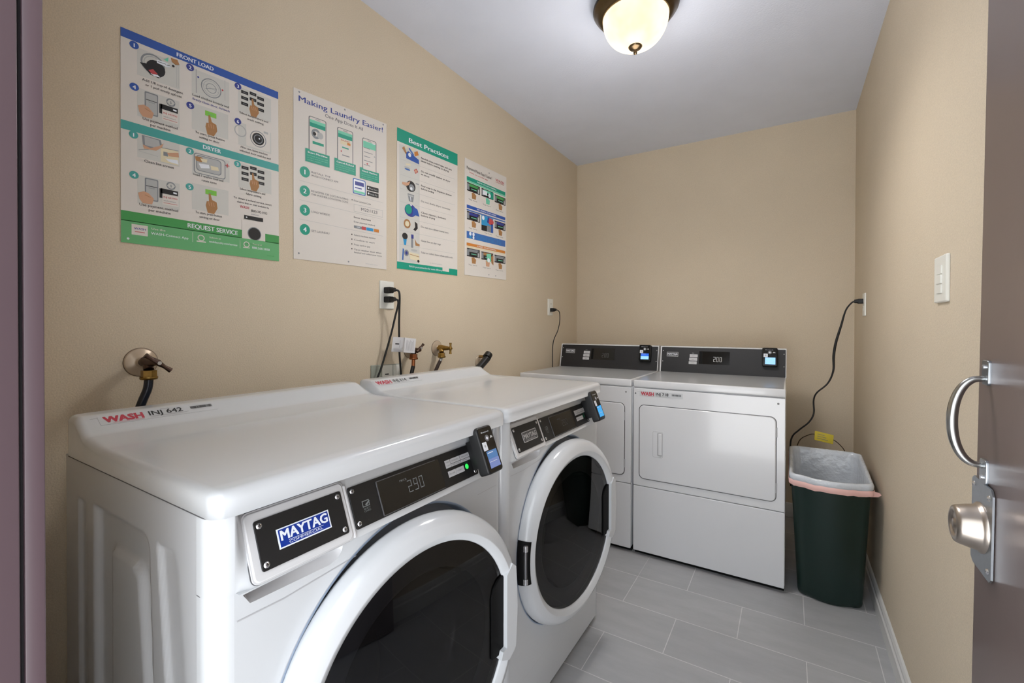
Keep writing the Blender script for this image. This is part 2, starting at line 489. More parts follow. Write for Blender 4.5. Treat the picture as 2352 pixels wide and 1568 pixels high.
# ------------------------------------------------------------------ the open door on the right
def door_leaf():
    # leaf stands open along the right wall; it hangs a touch out of plumb
    o = bpy.data.objects.new('door_1', None); COL.objects.link(o)
    o['kind'] = 'structure'
    o.location = (1.718, -0.10, 0.0)
    S = Matrix.Translation((1.7098, 0, 0)) @ Matrix.Shear('YZ', 4, (0, 0)) if False else Matrix(((1, 0, 0.0088, 1.7098), (0, 1, -0.006, 0.0), (0, 0, 1, 0), (0, 0, 0, 1)))
    FE = 0.803
    leaf = MB(); leaf.box(0, 0.036, -0.10, FE, 0.008, 2.03, 'door_paint', 0.0015, M=S)
    lo = leaf.build('leaf', o); lo['kind'] = 'structure'
    # frame on the leaf face: u = -Y (towards hinge), v = Z, n = -X
    F = S @ frame((0, FE, 0), (0, -1, 0), (0, 0, 1), (-1, 0, 0))
    # pull handle
    h = MB()
    uc = 0.040
    for z0 in (1.119, 0.960):
        h.rslab(uc - 0.014, uc + 0.014, z0 - 0.020, z0 + 0.020, 0.006, 0, 0.004, 'galvanised', F, 0.0012)
        h.cyl(0.0035, 0.004, 0.0065, 'screw_metal', F @ Matrix.Translation((uc, z0 + (0.009 if z0 > 1.05 else -0.009), 0)), 12)
    pts = []
    for i in range(15):
        a = pi * i / 14
        pts.append((uc, 1.0395 + 0.070 * cos(a), 0.004 + 0.037 * sin(a) ** 0.8))
    h.tube(pts, [0.0045 + 0.003 * sin(pi * i / 14) for i in range(15)], 'chrome', F, 12)
    h.build('pull_handle', o, 'curved steel pull handle')
    # lock guard plate with bent top, and the knob
    g = MB()
    g.slab([(-0.006, 0.806), (0.004, 0.799), (0.076, 0.797), (0.083, 0.804), (0.083, 0.932), (0.076, 0.941), (0.004, 0.944), (-0.006, 0.938)], 0.0008, 0.0035, 'galvanised', F)
    g.slab([(-0.006, 0.808), (-0.003, 0.808), (-0.003, 0.936), (-0.006, 0.936)], -0.02, 0.0035, 'galvanised', F)
    for (a, b) in ((0.070, 0.926), (0.070, 0.812), (0.004, 0.930)):
        g.lathe([(0.0001, 0.0062), (0.003, 0.0058), (0.0048, 0.0035)], 'screw_metal', F @ Matrix.Translation((a, b, 0)), 14)
    g.build('guard_plate', o, 'galvanised latch guard plate')
    k = MB()
    prof = [(0.040, 0.003), (0.040, 0.005), (0.0365, 0.008), (0.0355, 0.010), (0.0335, 0.020), (0.0305, 0.031), (0.0285, 0.0350), (0.024, 0.0368),
            (0.0195, 0.0360), (0.0185, 0.0335), (0.0175, 0.0333), (0.0085, 0.0340), (0.0075, 0.0360), (0.0001, 0.0363)]
    k.lathe(prof, 'satin_nickel', F @ Matrix.Translation((0.036, 0.868, 0)), 40)
    k.build('door_knob', o, 'round satin door knob')
    # hinges
    for z in (0.25, 1.02, 1.80):
        hh = MB(); hh.tube([(0.006, -0.103, z - 0.05), (0.006, -0.103, z + 0.05)], 0.006, 'galvanised', S, 12, spline=False)
        hh.build('hinge', o)
door_leaf()

# ------------------------------------------------------------------ ceiling lamp
def lamp():
    c = (0.925, 1.502, H)
    t = thing('ceiling_light', c, 'bronze flush ceiling light with lit alabaster glass dome and finial', 'light')
    M = Matrix.Translation(c) @ Matrix.Scale(-1, 4, (0, 0, 1))   # heights run downwards
    p = MB()
    p.lathe([(0.0001, 0.0), (0.146, 0.0), (0.161, 0.022), (0.1635, 0.030)], 'lamp_bronze', M, 72)
    p.lathe([(0.1635, 0.030), (0.1645, 0.034), (0.1620, 0.0385)], 'lamp_edge', M, 72)
    p.lathe([(0.1620, 0.0385), (0.157, 0.046), (0.150, 0.052), (0.146, 0.060), (0.1375, 0.067), (0.131, 0.071), (0.126, 0.0715), (0.124, 0.068)], 'lamp_bronze', M, 72)
    p.build('pan', t, 'brushed bronze pan')
    g = MB()
    prof = []
    for i in range(25):
        a = pi / 2 * i / 24
        prof.append((max(0.126 * cos(a) ** 0.80, 0.0001), 0.068 + 0.116 * sin(a)))
    g.lathe(prof, 'lamp_glass', M, 72)
    g.build('glass_dome', t, 'glowing frosted glass dome')
    f = MB()
    f.lathe([(0.0001, 0.179), (0.0255, 0.178), (0.0275, 0.182), (0.022, 0.189), (0.009, 0.194), (0.0055, 0.198), (0.0075, 0.203), (0.0065, 0.210), (0.0001, 0.214)], 'lamp_bronze', M, 28)
    f.build('finial', t)
lamp()

# ------------------------------------------------------------------ washing machines
def label_wash(mb, M, txt, h=0.0175, full=True):
    """the operator's asset label: red logo, number, bar code"""
    mb.slab(rrect(0, 0.215, -0.005, 0.023, 0.002), 0.0000, 0.0006, 'white_enamel', M)
    mb.poly(rect(-0.012, 0.0, 0.0165, 0.0172), 'ink_grey', M, 0.0009)
    mb.text('WASH', 0.008, 0.001, h, 'ink_red', M, 0.0010, w=0.064, bold=0.05)
    mb.poly(rect(0.020, 0.072, -0.0025, -0.0018), 'ink_red', M, 0.0010)
    mb.text(txt, 0.083, 0.0045, 0.0140, 'ink_black', M, 0.0010, w=0.062, bold=0.02)
    mb.poly(rect(0.083, 0.155, 0.001, 0.0017), 'ink_grey', M, 0.0010)
    mb.poly(rect(0.083, 0.150, -0.0015, -0.0008), 'ink_light', M, 0.0010)
    mb.poly(rect(0.106, 0.122, 0.0205, 0.0213), 'ink_grey', M, 0.0010)
    mb.poly(rect(0.160, 0.205, 0.0195, 0.0201), 'ink_light', M, 0.0010)
    x = 0.162; r = random.Random(9)
    while x < 0.207:
        w = r.choice((0.0006, 0.001, 0.0016)); mb.poly(rect(x, x + w, 0.0075, 0.0165), 'ink_black', M, 0.0010); x += w + r.choice((0.0005, 0.0009))
    mb.poly(rect(0.162, 0.206, 0.0045, 0.0052), 'ink_light', M, 0.0010)

def screw(parent, M, r=0.0047):
    s = MB()
    s.lathe([(0.0001, r * 0.42), (r * 0.55, r * 0.36), (r * 0.9, r * 0.15), (r, 0.0)], 'screw_metal', M, 18)
    s.poly(rect(-r * 0.6, r * 0.6, -r * 0.12, r * 0.12), 'ink_black', M, r * 0.44)
    s.poly(rect(-r * 0.12, r * 0.12, -r * 0.6, r * 0.6), 'ink_black', M, r * 0.44)
    s.build('screw', parent)

def card_reader(parent, M, w, h, d, scr_a, scr_b, mount):
    """payment reader; local u right, v up, n out, origin lower left of its back"""
    b = MB()
    b.rslab(0, w, 0, h, 0.009, 0, d, 'black_plastic', M, 0.0045)
    b.rslab(0.004, w - 0.004, 0.004, h - 0.004, 0.007, d - 0.001, d + 0.0008, 'black_gloss', M)
    if mount:
        b.box(0.012, w - 0.008, 0.020, h * 0.78, -mount, 0.001, 'black_plastic', 0.003, M=M)
    n = d + 0.0011
    b.text('Bluetooth', w * 0.22, h * 0.86, h * 0.028, 'badge_white', M, n, w=w * 0.50)
    for k, (r0, r1) in enumerate(((0.095, 0.075), (0.05, 0.0))):
        if r1: b.slab(circ(w * 0.50, h * 0.735, w * r0 * 1.35, 18), n - 0.0005, n, 'ink_grey', M, holes=[circ(w * 0.50, h * 0.735, w * r1 * 1.1, 18)[::-1]])
        else: b.poly(circ(w * 0.50, h * 0.735, w * r0 * 1.3, 14), 'badge_white', M, n)
    b.poly([(w * 0.68, h * 0.715), (w * 0.86, h * 0.715), (w * 0.84, h * 0.75), (w * 0.74, h * 0.77)], 'badge_silver', M, n)
    b.slab(rrect(w * 0.10, w * 0.37, h * 0.49, h * 0.67, 0.001), n - 0.0006, n, 'badge_white', M)
    b.poly(circ(w * 0.235, h * 0.585, w * 0.05, 10), 'ink_light', M, n + 0.0002)
    o = b.build('card_reader', parent, 'black payment reader with blue screen')
    s = MB()
    s.slab(rrect(w * 0.20, w * 0.86, h * 0.11, h * 0.47, 0.001), n - 0.0006, n, scr_a, M)
    s.slab(rect(w * 0.20, w * 0.86, h * 0.11, h * 0.30), n - 0.0004, n + 0.0002, scr_b, M)
    s.poly(rect(w * 0.24, w * 0.60, h * 0.42, h * 0.435), 'badge_white', M, n + 0.0004)
    s.poly(rect(w * 0.24, w * 0.72, h * 0.235, h * 0.245), 'badge_white', M, n + 0.0004)
    s.build('screen', o, 'lit blue screen')

def washer(y0, variant, label):
    WD = 0.715; y1 = y0 + WD
    XB, XF = 0.185, 0.785
    t = thing('washing_machine', (0.48, (y0 + y1) / 2, 0), label, 'washing machine', 'front-loading washers along the poster wall')
    # --- cabinet with pressed side panel
    c = MB()
    def press(x, z):
        def edge(d, w=0.010): return sm(d / w)
        lean = max(0.0, 0.859 - z)
        zb = 0.14
        def box(xa, xb, zt, wa, wb, cr=0.030):
            # rounded top right corner
            dx = min((x - xa) / wa, (xb - x) / wb); dz = min((zt - z) / 0.012, (z - zb) / 0.012)
            ex = x - (xb - cr); ez = z - (zt - cr)
            v = min(dx, dz)
            if ex > 0 and ez > 0:
                v = min(v, (cr - sqrt(ex * ex + ez * ez)) / wb)
            return sm(v)
        a = box(0.338, 0.585 + lean * 0.06, 0.859, 0.016, 0.010)
        b = box(0.418, 0.553 + max(0, 0.793 - z) * 0.14, 0.800, 0.010, 0.020)
        r1 = box(0.256, 0.310, 0.857, 0.008, 0.040, 0.01)
        r2 = box(0.612 + lean * 0.14, 0.690 + lean * 0.14, 0.857, 0.009, 0.060, 0.02)
        return 0.011 * a - 0.010 * b + 0.006 * r1 + 0.007 * r2
    nx, nz = 132, 170
    x0c, x1c, z0c, z1c = XB, 0.745, 0.02, 0.928
    if variant == 0:
        vs = []; fs = []
        for i in range(nx + 1):
            for j in range(nz + 1):
                x = x0c + (x1c - x0c) * i / nx; z = z0c + (z1c - z0c) * j / nz
                vs.append((x, y0 + press(x, z), z))
        for i in range(nx):
            for j in range(nz):
                a = i * (nz + 1) + j
                fs.append((a, a + nz + 1, a + nz + 2, a + 1))
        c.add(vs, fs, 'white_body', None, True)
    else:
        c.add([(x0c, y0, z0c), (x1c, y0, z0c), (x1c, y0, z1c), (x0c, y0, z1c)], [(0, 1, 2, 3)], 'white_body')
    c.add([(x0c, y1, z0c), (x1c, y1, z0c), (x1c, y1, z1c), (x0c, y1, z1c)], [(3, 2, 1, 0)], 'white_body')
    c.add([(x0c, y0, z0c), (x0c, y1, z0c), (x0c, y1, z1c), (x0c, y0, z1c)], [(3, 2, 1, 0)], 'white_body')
    c.add([(x0c, y0, z0c), (x1c, y0, z0c), (x1c, y1, z0c), (x0c, y1, z0c)], [(3, 2, 1, 0)], 'seam')
    c.add([(x1c - 0.003, y0 + 0.006, z0c), (x1c - 0.003, y1 - 0.006, z0c), (x1c - 0.003, y1 - 0.006, z1c), (x1c - 0.003, y0 + 0.006, z1c)], [(0, 1, 2, 3)], 'seam')
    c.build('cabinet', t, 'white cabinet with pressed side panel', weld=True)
    for (fx, fy) in ((0.24, y0 + 0.06), (0.24, y1 - 0.06), (0.72, y0 + 0.06), (0.72, y1 - 0.06)):
        f = MB(); f.cyl(0.022, 0.0, 0.02, 'black_rubber', Matrix.Translation((fx, fy, 0)), 20); f.build('foot', t)

    # --- lower front panel: wrapped corners, round port, scoop for the drawer grip
    p = MB()
    def wrap(xf, zs, ylo, yhi, r, xb, m, mbx, flat=True):
        rows = []
        for z in zs:
            X = xf(z); row = [(xb, ylo, z)]
            for k in range(9):
                a = pi / 2 * k / 8
                row.append((X - r + r * sin(a), ylo + r - r * cos(a), z))
            rows.append(row)
        n = len(rows[0])
        vs = [q for r_ in rows for q in r_]
        fs = [(i * n + k, i * n + k + 1, (i + 1) * n + k + 1, (i + 1) * n + k) for i in range(len(rows) - 1) for k in range(n - 1)]
        mbx.add(vs, fs, m, None, True)
        vs2 = [(q[0], ylo + yhi - q[1], q[2]) for q in vs]
        mbx.add(vs2, [f[::-1] for f in fs], m, None, True)
        if flat:
            vs = []
            for z in zs:
                X = xf(z); vs += [(X, ylo + r, z), (X, yhi - r, z)]
            mbx.add(vs, [(2 * i, 2 * i + 1, 2 * i + 3, 2 * i + 2) for i in range(len(zs) - 1)], m, None, False)
    RC = 0.030
    e = 0.0015
    wrap(lambda z: XF, [0.024, 0.816], y0 - e, y1 + e, RC, 0.745, 'white_enamel', p, flat=False)
    cy, cz, RH = y0 + 0.368, 0.5135, 0.300
    F = frame((XF, y0, 0), (0, 1, 0), (0, 0, 1), (1, 0, 0))
    hole = circ(0.368, cz, RH, 96)
    pocket = [(0.040, 0.8065), (0.050, 0.790), (0.180, 0.786), (0.196, 0.790), (0.205, 0.800), (0.207, 0.8085)]
    # rectangle u RC..WD-RC split so that tessellation keeps both holes
    fl = list(rect(RC - e, WD - RC + e, 0.024, 0.816))
    tris = tessellate_polygon([[V((a, b, 0)) for a, b in l] for l in (fl, hole[::-1], pocket)])
    flat = fl + hole[::-1] + pocket
    p.add([(a, b, 0) for a, b in flat], tris, 'white_enamel', F)
    # scoop behind the grip opening
    pk = [(a, b, 0) for a, b in pocket]; pin = [(0.12 + (a - 0.12) * 0.9, 0.808 + (b - 0.808) * 0.3, -0.038) for a, b in pocket]
    n = len(pk)
    p.add(pk + pin, [(i, (i + 1) % n, n + (i + 1) % n, n + i) for i in range(n)] + [tuple(range(n, 2 * n))], 'white_plastic', F, True)
    # fine joint lines
    p.add([(0.002, 0.7885, 0.0004), (RC + 0.002, 0.772, 0.0004), (0.10, 0.7695, 0.0004), (0.235, 0.7775, 0.0004),
           (0.235, 0.779, 0.0004), (0.10, 0.7715, 0.0004), (RC + 0.002, 0.774, 0.0004), (0.002, 0.7900, 0.0004)],
          [(1, 2, 5, 6), (2, 3, 4, 5)], 'ink_light', F)
    p.add([(0.60, 0.7695, 0.0004), (WD - RC, 0.7695, 0.0004), (WD - RC, 0.771, 0.0004), (0.60, 0.771, 0.0004)], [(0, 1, 2, 3)], 'ink_light', F)
    # pressed band near the bottom
    p.add([(RC, 0.150, 0.0003), (WD - RC, 0.150, 0.0003), (WD - RC, 0.1512, 0.0003), (RC, 0.1512, 0.0003)], [(0, 1, 2, 3)], 'ink_light', F)
    p.build('front_panel', t)

    # --- sloping console
    k = MB()
    XC = lambda z: 0.752 + 0.4 * (0.924 - z)
    wrap(lambda z: 0.7865, [0.9278, 0.815], y0 - e, y1 + e, RC, 0.745, 'white_enamel', k, flat=False)
    ysn = [RC - e + 0.0008 * i * i for i in range(7)]
    ysn = ysn + [WD - v for v in ysn[::-1]]
    zz = [0.926 - 0.111 * i / 12 for i in range(13)]
    vs = []
    for yy in ysn:
        for z in zz:
            b = sm((yy - RC + e) / 0.026) * sm((WD - RC + e - yy) / 0.026)
            vs.append((0.7865 * (1 - b) + XC(z) * b, y0 + yy, z))
    nz_ = len(zz)
    k.add(vs, [(i * nz_ + j, i * nz_ + j + 1, (i + 1) * nz_ + j + 1, (i + 1) * nz_ + j) for i in range(len(ysn) - 1) for j in range(nz_ - 1)], 'white_enamel', None, True)
    # underside lip back to the lower panel
    k.add([(XC(0.815), y0 + RC, 0.815), (XC(0.815), y1 - RC, 0.815), (0.76, y1 - RC, 0.8145), (0.76, y0 + RC, 0.8145)], [(0, 1, 2, 3)], 'white_enamel')
    P = frame((0.752, y0, 0.924), (0, 1, 0), (-0.4, 0, 1), (1, 0, 0.4))
    q = lambda z: (z - 0.924) * 1.077
    # raised frame around the name plate, running down as a rib between the two plates
    k.slab(rrect(0.0465, 0.2235, q(0.8155), q(0.9125), 0.011), 0.0, 0.0008, 'seam', P)
    k.slab(rrect(0.048, 0.222, q(0.816), q(0.911), 0.010), 0.0, 0.0035, 'white_plastic', P)
    k.rslab(0.050, 0.220, q(0.818), q(0.909), 0.009, 0.003, 0.0055, 'white_plastic', P, 0.002)
    k.rslab(0.2215, 0.2275, q(0.817), q(0.903), 0.0028, 0.0, 0.004, 'white_plastic', P, 0.002)
    ko = k.build('console', t, 'white sloping console')
    # name plate
    nm = MB()
    nm.rslab(0.062, 0.2125, q(0.829), q(0.8965), 0.004, 0.005, 0.0075, 'black_plastic', P, 0.0006)
    no = nm.build('name_plate', t, 'black name plate with badge')
    for a, b in ((0.0695, 0.889), (0.205, 0.889), (0.0695, 0.8365), (0.205, 0.8365)):
        screw(no, P @ Matrix.Translation((a, q(b), 0.0075)))
    bd = MB()
    b0, b1, c0, c1 = 0.0915, 0.1815, q(0.848), q(0.8755)
    n0 = 0.0076
    if variant == 0:
        bd.slab(rect(b0, b1, c0, c1), n0, n0 + 0.0008, 'badge_white', P)
        bd.slab(rect(b0 + 0.0022, b1 - 0.0022, c0 + 0.002, c1 - 0.0018), n0, n0 + 0.0010, 'badge_blue', P)
        bd.text('MAYTAG', b0 + 0.005, c0 + 0.0115, 0.0145, 'badge_white', P, n0 + 0.0013, w=b1 - b0 - 0.010, bold=0.03)
        for i, xx in enumerate((b0 + 0.006, b1 - 0.012)):
            pass
        bd.poly(rect(b0 + 0.016, b1 - 0.014, c0 + 0.0085, c0 + 0.0091), 'badge_white', P, n0 + 0.0013)
        bd.text('COMMERCIAL', b0 + 0.016, c0 + 0.0036, 0.0040, 'badge_white', P, n0 + 0.0013, w=b1 - b0 - 0.032)
    else:
        bd.slab(rrect(b0 + 0.012, b1 + 0.006, c0, c1 + 0.001, 0.004), n0, n0 + 0.0008, 'badge_silver', P)
        bd.slab(rrect(b0 + 0.014, b1 + 0.004, c0 + 0.002, c1 - 0.001, 0.003), n0, n0 + 0.0010, 'badge_dark', P)
        bd.text('MAYTAG', b0 + 0.0175, c0 + 0.010, 0.0135, 'badge_silver', P, n0 + 0.0013, w=b1 - b0 - 0.017, bold=0.03)
        bd.text('COMMERCIAL', b0 + 0.026, c0 + 0.0035, 0.0036, 'badge_silver', P, n0 + 0.0013, w=b1 - b0 - 0.034)
    bd.build('badge', no, 'blue and white badge' if variant == 0 else 'silver outlined badge')
    # display plate
    d = MB()
    d.rslab(0.2305, 0.594, q(0.8265), q(0.896), 0.004, 0.0005, 0.0032, 'black_plastic', P, 0.0006)
    n = 0.0034
    # settings pictogram
    for (a, b, c_, e_) in ((0.2525, 0.2685, 0.8655, 0.8668), (0.2525, 0.2540, 0.857, 0.8668), (0.267, 0.2685, 0.857, 0.8668), (0.2525, 0.2685, 0.8565, 0.8578)):
        d.poly(rect(a, b, q(c_), q(e_)), 'lcd_digit', P, n)
    d.poly([(0.258, q(0.8600)), (0.262, q(0.858)), (0.270, q(0.864)), (0.268, q(0.865))], 'lcd_digit', P, n)
    d.text('SELECT', 0.2535, q(0.8520), 0.0028, 'lcd_digit', P, n, w=0.015)
    d.text('CARD', 0.2535, q(0.8480), 0.0028, 'lcd_digit', P, n, w=0.015)
    # raised glossy window
    d.slab(rect(0.2925, 0.4700, q(0.8295), q(0.8890)), 0.003, 0.0046, 'black_gloss', P)
    for (a, b, c_, e_) in ((0.292, 0.2934, 0.829, 0.8895), (0.292, 0.460, 0.8885, 0.8897), (0.292, 0.470, 0.8285, 0.8297)):
        d.slab(rect(a, b, q(c_), q(e_)), 0.003, 0.0052, 'lcd_frame', P)
    do = d.build('display_plate', t, 'black display plate')
    for a, b in ((0.2385, 0.8885), (0.2385, 0.8345), (0.584, 0.8345)):
        screw(do, P @ Matrix.Translation((a, q(b), 0.0032)))
    s = MB()
    n = 0.0049
    dig = 'lcd_digit' if variant == 0 else 'lcd_frame'
    def seg7(ch, x, y, w, h, th):
        SEG = {'0': 'abcdef', '1': 'bc', '2': 'abged', '3': 'abgcd', '4': 'fgbc', '5': 'afgcd', '6': 'afgedc', '7': 'abc', '8': 'abcdefg', '9': 'abcdfg'}[ch]
        R = {'a': (0, w, h - th, h), 'd': (0, w, 0, th), 'g': (0, w, h / 2 - th / 2, h / 2 + th / 2),
             'f': (0, th, h / 2, h), 'b': (w - th, w, h / 2, h), 'e': (0, th, 0, h / 2), 'c': (w - th, w, 0, h / 2)}
        for g_ in SEG:
            a, b, c_, e_ = R[g_]; s.poly(rect(x + a + th * .15, x + b - th * .15, y + c_ + th * .15, y + e_ - th * .15), dig, P, n)
    if variant == 0:
        for i, ch in enumerate('290'):
            seg7(ch, 0.3660 + i * 0.0165, q(0.8485), 0.0115, 0.0245, 0.0022)
        s.text('PRICE', 0.3480, q(0.8735), 0.0036, dig, P, n, w=0.019)
    else:
        for i, ch in enumerate('290'):
            seg7(ch, 0.372 + i * 0.015, q(0.848), 0.010, 0.021, 0.0018)
        s.text('PRICE', 0.345, q(0.872), 0.004, dig, P, n, w=0.022)
    s.build('display', do)
    bt = MB()
    n = 0.0032
    for (a, b, c_, e_) in ((0.4890, 0.5065, 0.8635, 0.8800), (0.5078, 0.5420, 0.8700, 0.8800), (0.5434, 0.5780, 0.8700, 0.8800), (0.5078, 0.5420, 0.8635, 0.8690), (0.5434, 0.5780, 0.8635, 0.8690)):
        bt.slab(rect(a, b, q(c_), q(e_)), n, n + 0.0004, 'button_white', P)
    bt.slab(rect(0.4905, 0.5180, q(0.8440), q(0.8565)), n, n + 0.0004, 'button_white', P)
    bt.slab(rect(0.5190, 0.5475, q(0.8440), q(0.8565)), n, n + 0.0004, 'button_white', P)
    for (tx, x, z, w) in (('WARM', 0.4915, 0.874, 0.012), ('COLD', 0.4915, 0.867, 0.012), ('NORMAL', 0.511, 0.8735, 0.026), ('DELICATES', 0.547, 0.8735, 0.027),
                          ('PERM PRESS', 0.511, 0.8650, 0.026), ('EXTRA', 0.547, 0.8650, 0.020), ('IN USE', 0.494, 0.8490, 0.020), ('START', 0.522, 0.8490, 0.018)):
        bt.text(tx, x, q(z), 0.0030, 'ink_grey', P, n + 0.0007, w=w)
    bt.build('button_labels', do, 'white printed button labels')
    ld = MB()
    LM = P @ Matrix.Translation((0.559, q(0.8515), n))
    ld.lathe([(0.0001, 0.0016), (0.0045, 0.0012), (0.0062, 0.0)], 'led_green' if variant == 0 else 'led_off', LM, 20)
    ld.slab(rect(0.5525, 0.566, q(0.8585), q(0.8605)), n, n + 0.0005, 'led_off', P)
    ld.build('start_light', do, 'lit green start light' if variant == 0 else 'dark green start light')
    # reader: leaning on the right end of the console
    RM = P @ Matrix.Translation((0.5665, q(0.8385 - 0.0200), 0.028))
    card_reader(t, RM, 0.0625, 0.1140, 0.028, *(('screen_blue', 'screen_mist') if variant == 0 else ('screen_cyan', 'screen_cyan')), 0.027)

    # --- lid with the raised rear ledge
    l = MB()
    XL0, XL1, ZB = XB, 0.797, 0.928
    rr, RCor = 0.013, 0.024
    def axis(a, b, n_mid):
        out = [a + rr * (1 - cos(pi / 2 * i / 8)) for i in range(9)]
        mid = [a + rr + (b - a - 2 * rr) * i / n_mid for i in range(1, n_mid)]
        return out + mid + [b - (o - a) for o in out[::-1]]
    xs = axis(XL0, XL1, 220); ys = axis(y0 - 0.002, y1 + 0.002, 40)
    def ztop(x, y):
        z = 0.9665
        def ledge(x):
            if x < 0.232: return 0.0425
            if x < 0.244: return 0.0425 - 0.0010 * (x - 0.232) / 0.012
            if x < 0.292: return 0.0415 - 0.0312 * (x - 0.244) / 0.048
            return 0.0103 * max(0.0, (0.388 - x) / 0.096) ** 1.5
        A = sum(ledge(x + d) for d in (-0.006, -0.002, 0.002, 0.006)) / 4
        e0 = sm((y - y0 + 0.016) / 0.026) if variant else 1.0
        e1 = sm((y1 - 0.038 - y) / 0.042) if variant else sm((y1 - 0.004 - y) / 0.036)
        z += A * e0 * e1
        z -= 0.0022 * (1 - sm((x - 0.0) / 0.01)) + 0.0022 * (1 - sm((XL1 - x) / 0.035))
        return z
    vs = []
    nx_, ny_ = len(xs), len(ys)
    for x in xs:
        for y in ys:
            dx = min(x - XL0, XL1 - x); dy = min(y - (y0 - 0.002), (y1 + 0.002) - y)
            X, Y = x, y; d_ = min(dx, dy)
            if dx < RCor and dy < RCor:
                cx_ = XL0 + RCor if x - XL0 < RCor else XL1 - RCor
                cy_ = y0 - 0.002 + RCor if y - y0 + 0.002 < RCor else y1 + 0.002 - RCor
                a, b = x - cx_, y - cy_
                mx_ = max(abs(a), abs(b)); ln = math.hypot(a, b)
                if ln > 1e-9:
                    X = cx_ + a * mx_ / ln; Y = cy_ + b * mx_ / ln
                d_ = RCor - mx_
            z = ztop(X, Y)
            if d_ < rr:
                z -= rr - sqrt(max(0, rr * rr - (rr - d_) ** 2))
            vs.append((X, Y, z))
    fs = [(i * ny_ + j, (i + 1) * ny_ + j, (i + 1) * ny_ + j + 1, i * ny_ + j + 1) for i in range(nx_ - 1) for j in range(ny_ - 1)]
    l.add(vs, fs, 'white_enamel', None, True)
    rim = [i * ny_ for i in range(nx_)] + [(nx_ - 1) * ny_ + j for j in range(1, ny_)] + [i * ny_ + ny_ - 1 for i in range(nx_ - 2, -1, -1)] + [j for j in range(ny_ - 2, 0, -1)]
    top = [vs[i] for i in rim]; bot = [(v[0], v[1], ZB) for v in top]
    n = len(rim)
    l.add(top + bot, [(i, n + i, n + (i + 1) % n, (i + 1) % n) for i in range(n)], 'white_enamel', None, True)
    l.add(bot, [tuple(range(n))], 'white_enamel')
    l.build('lid', t, 'glossy white top with raised rear ledge', weld=True)
    # dark joint under the lid
    g = MB(); g.slab(rrect(XB + 0.001, XF + 0.0025, y0 - 0.0026, y1 + 0.0026, 0.024), 0.9268, 0.9282, 'seam'); g.build('lid_joint', t)
    # asset label on the ledge
    a = MB()
    xa = 0.2675
    slope = (ztop(xa + 0.008, y0 + 0.2) - ztop(xa - 0.012, y0 + 0.2)) / 0.020
    ty0 = y0 + (0.030 if variant == 0 else 0.010)
    M = frame((xa, ty0, ztop(xa, y0 + 0.2) + 0.0003), (0, 1, 0), (-1, 0, -slope), (-slope, 0, 1))
    label_wash(a, M, 'INJ 642' if variant == 0 else 'INJ 614')
    a.build('asset_label', t, 'white asset label with red logo and number')

    # --- port: recess and seal
    sl = MB()
    C0 = frame((XF, cy, cz), (0, 1, 0), (0, 0, 1), (1, 0, 0))
    sl.lathe([(RH + 0.003, 0.001), (RH - 0.001, 0.001), (RH - 0.004, -0.012), (RH - 0.006, -0.028)], 'door_inner', C0, 96)
    sl.lathe([(RH - 0.006, -0.028), (0.225, -0.030)], 'door_gap', C0, 96)
    sl.lathe([(0.225, -0.030), (0.215, -0.010), (0.200, -0.012), (0.185, -0.036)], 'black_rubber', C0, 96)
    sl.build('door_seal', t, 'dark grey port recess and rubber seal')
    # --- door, standing a little ajar on its left-hand hinge
    th = 0.117
    D = frame((XF, y0 + 0.021, cz), (sin(th), cos(th), 0), (0, 0, 1), (cos(th), -sin(th), 0)) @ Matrix.Translation((0.342, 0, 0))
    dr = MB()
    # white ring: slanted outer flank, rounded crest, face sloping in to the glass
    prof = [(0.281, -0.024), (0.2915, -0.020), (0.2945, -0.012), (0.2945, -0.004), (0.2930, 0.006), (0.2895, 0.0135), (0.2845, 0.0200), (0.2800, 0.0240), (0.2785, 0.0250), (0.2740, 0.0275),
            (0.2600, 0.0325), (0.2585, 0.0328), (0.2570, 0.0325), (0.2440, 0.0245), (0.2425, 0.0232), (0.2412, 0.0200), (0.2410, 0.005)]
    dr.lathe(prof, 'white_enamel', D, 128)
    dr.lathe([(0.281, -0.024), (0.20, -0.022), (0.195, 0.0)], 'door_gap', D, 96)
    dro = dr.build('door', t, 'white round door ring standing slightly ajar')
    gl = MB()
    gl.lathe([(0.2412, 0.0185), (0.10, 0.0210), (0.0001, 0.0220)], 'smoked_glass', D, 96)
    gl.build('glass', dro, 'smoked dark glass')
    bw = MB()
    bw.lathe([(0.185, 0.004), (0.176, -0.020), (0.165, -0.055), (0.140, -0.075), (0.0001, -0.080)], 'bowl_glass', D, 72)
    bw.lathe([(0.236, 0.006), (0.205, 0.004), (0.195, 0.008), (0.185, 0.004)], 'door_gap', D, 72)
    bw.build('bowl', dro, 'inner glass bowl')
    hd = MB()
    # grip: dark finger well with a white upright lip on its right
    hd.slab([(0.186, 0.050), (0.194, 0.072), (0.210, 0.086), (0.232, 0.092), (0.232, -0.085), (0.222, -0.092), (0.188, -0.090)], 0.0185, 0.0235, 'deep_black', D)
    hd.slab([(0.2275, 0.092), (0.2490, 0.112), (0.262, 0.100), (0.268, 0.0), (0.262, -0.092), (0.250, -0.104), (0.2360, -0.112), (0.208, -0.098), (0.214, -0.082), (0.2275, -0.080)], 0.014, 0.0345, 'white_enamel', D)
    hd.build('door_grip', dro, 'white grip lip beside a dark finger well')
    hg = MB()
    pf = [(0.2965, -0.016), (0.2965, -0.003), (0.2945, 0.007), (0.2905, 0.0150), (0.2855, 0.0215), (0.2800, 0.0258), (0.2750, 0.0285), (0.2735, 0.0260)]
    hg.lathe(pf, 'deep_black', D, 14, True, a0=pi - 0.222, a1=pi + 0.222)
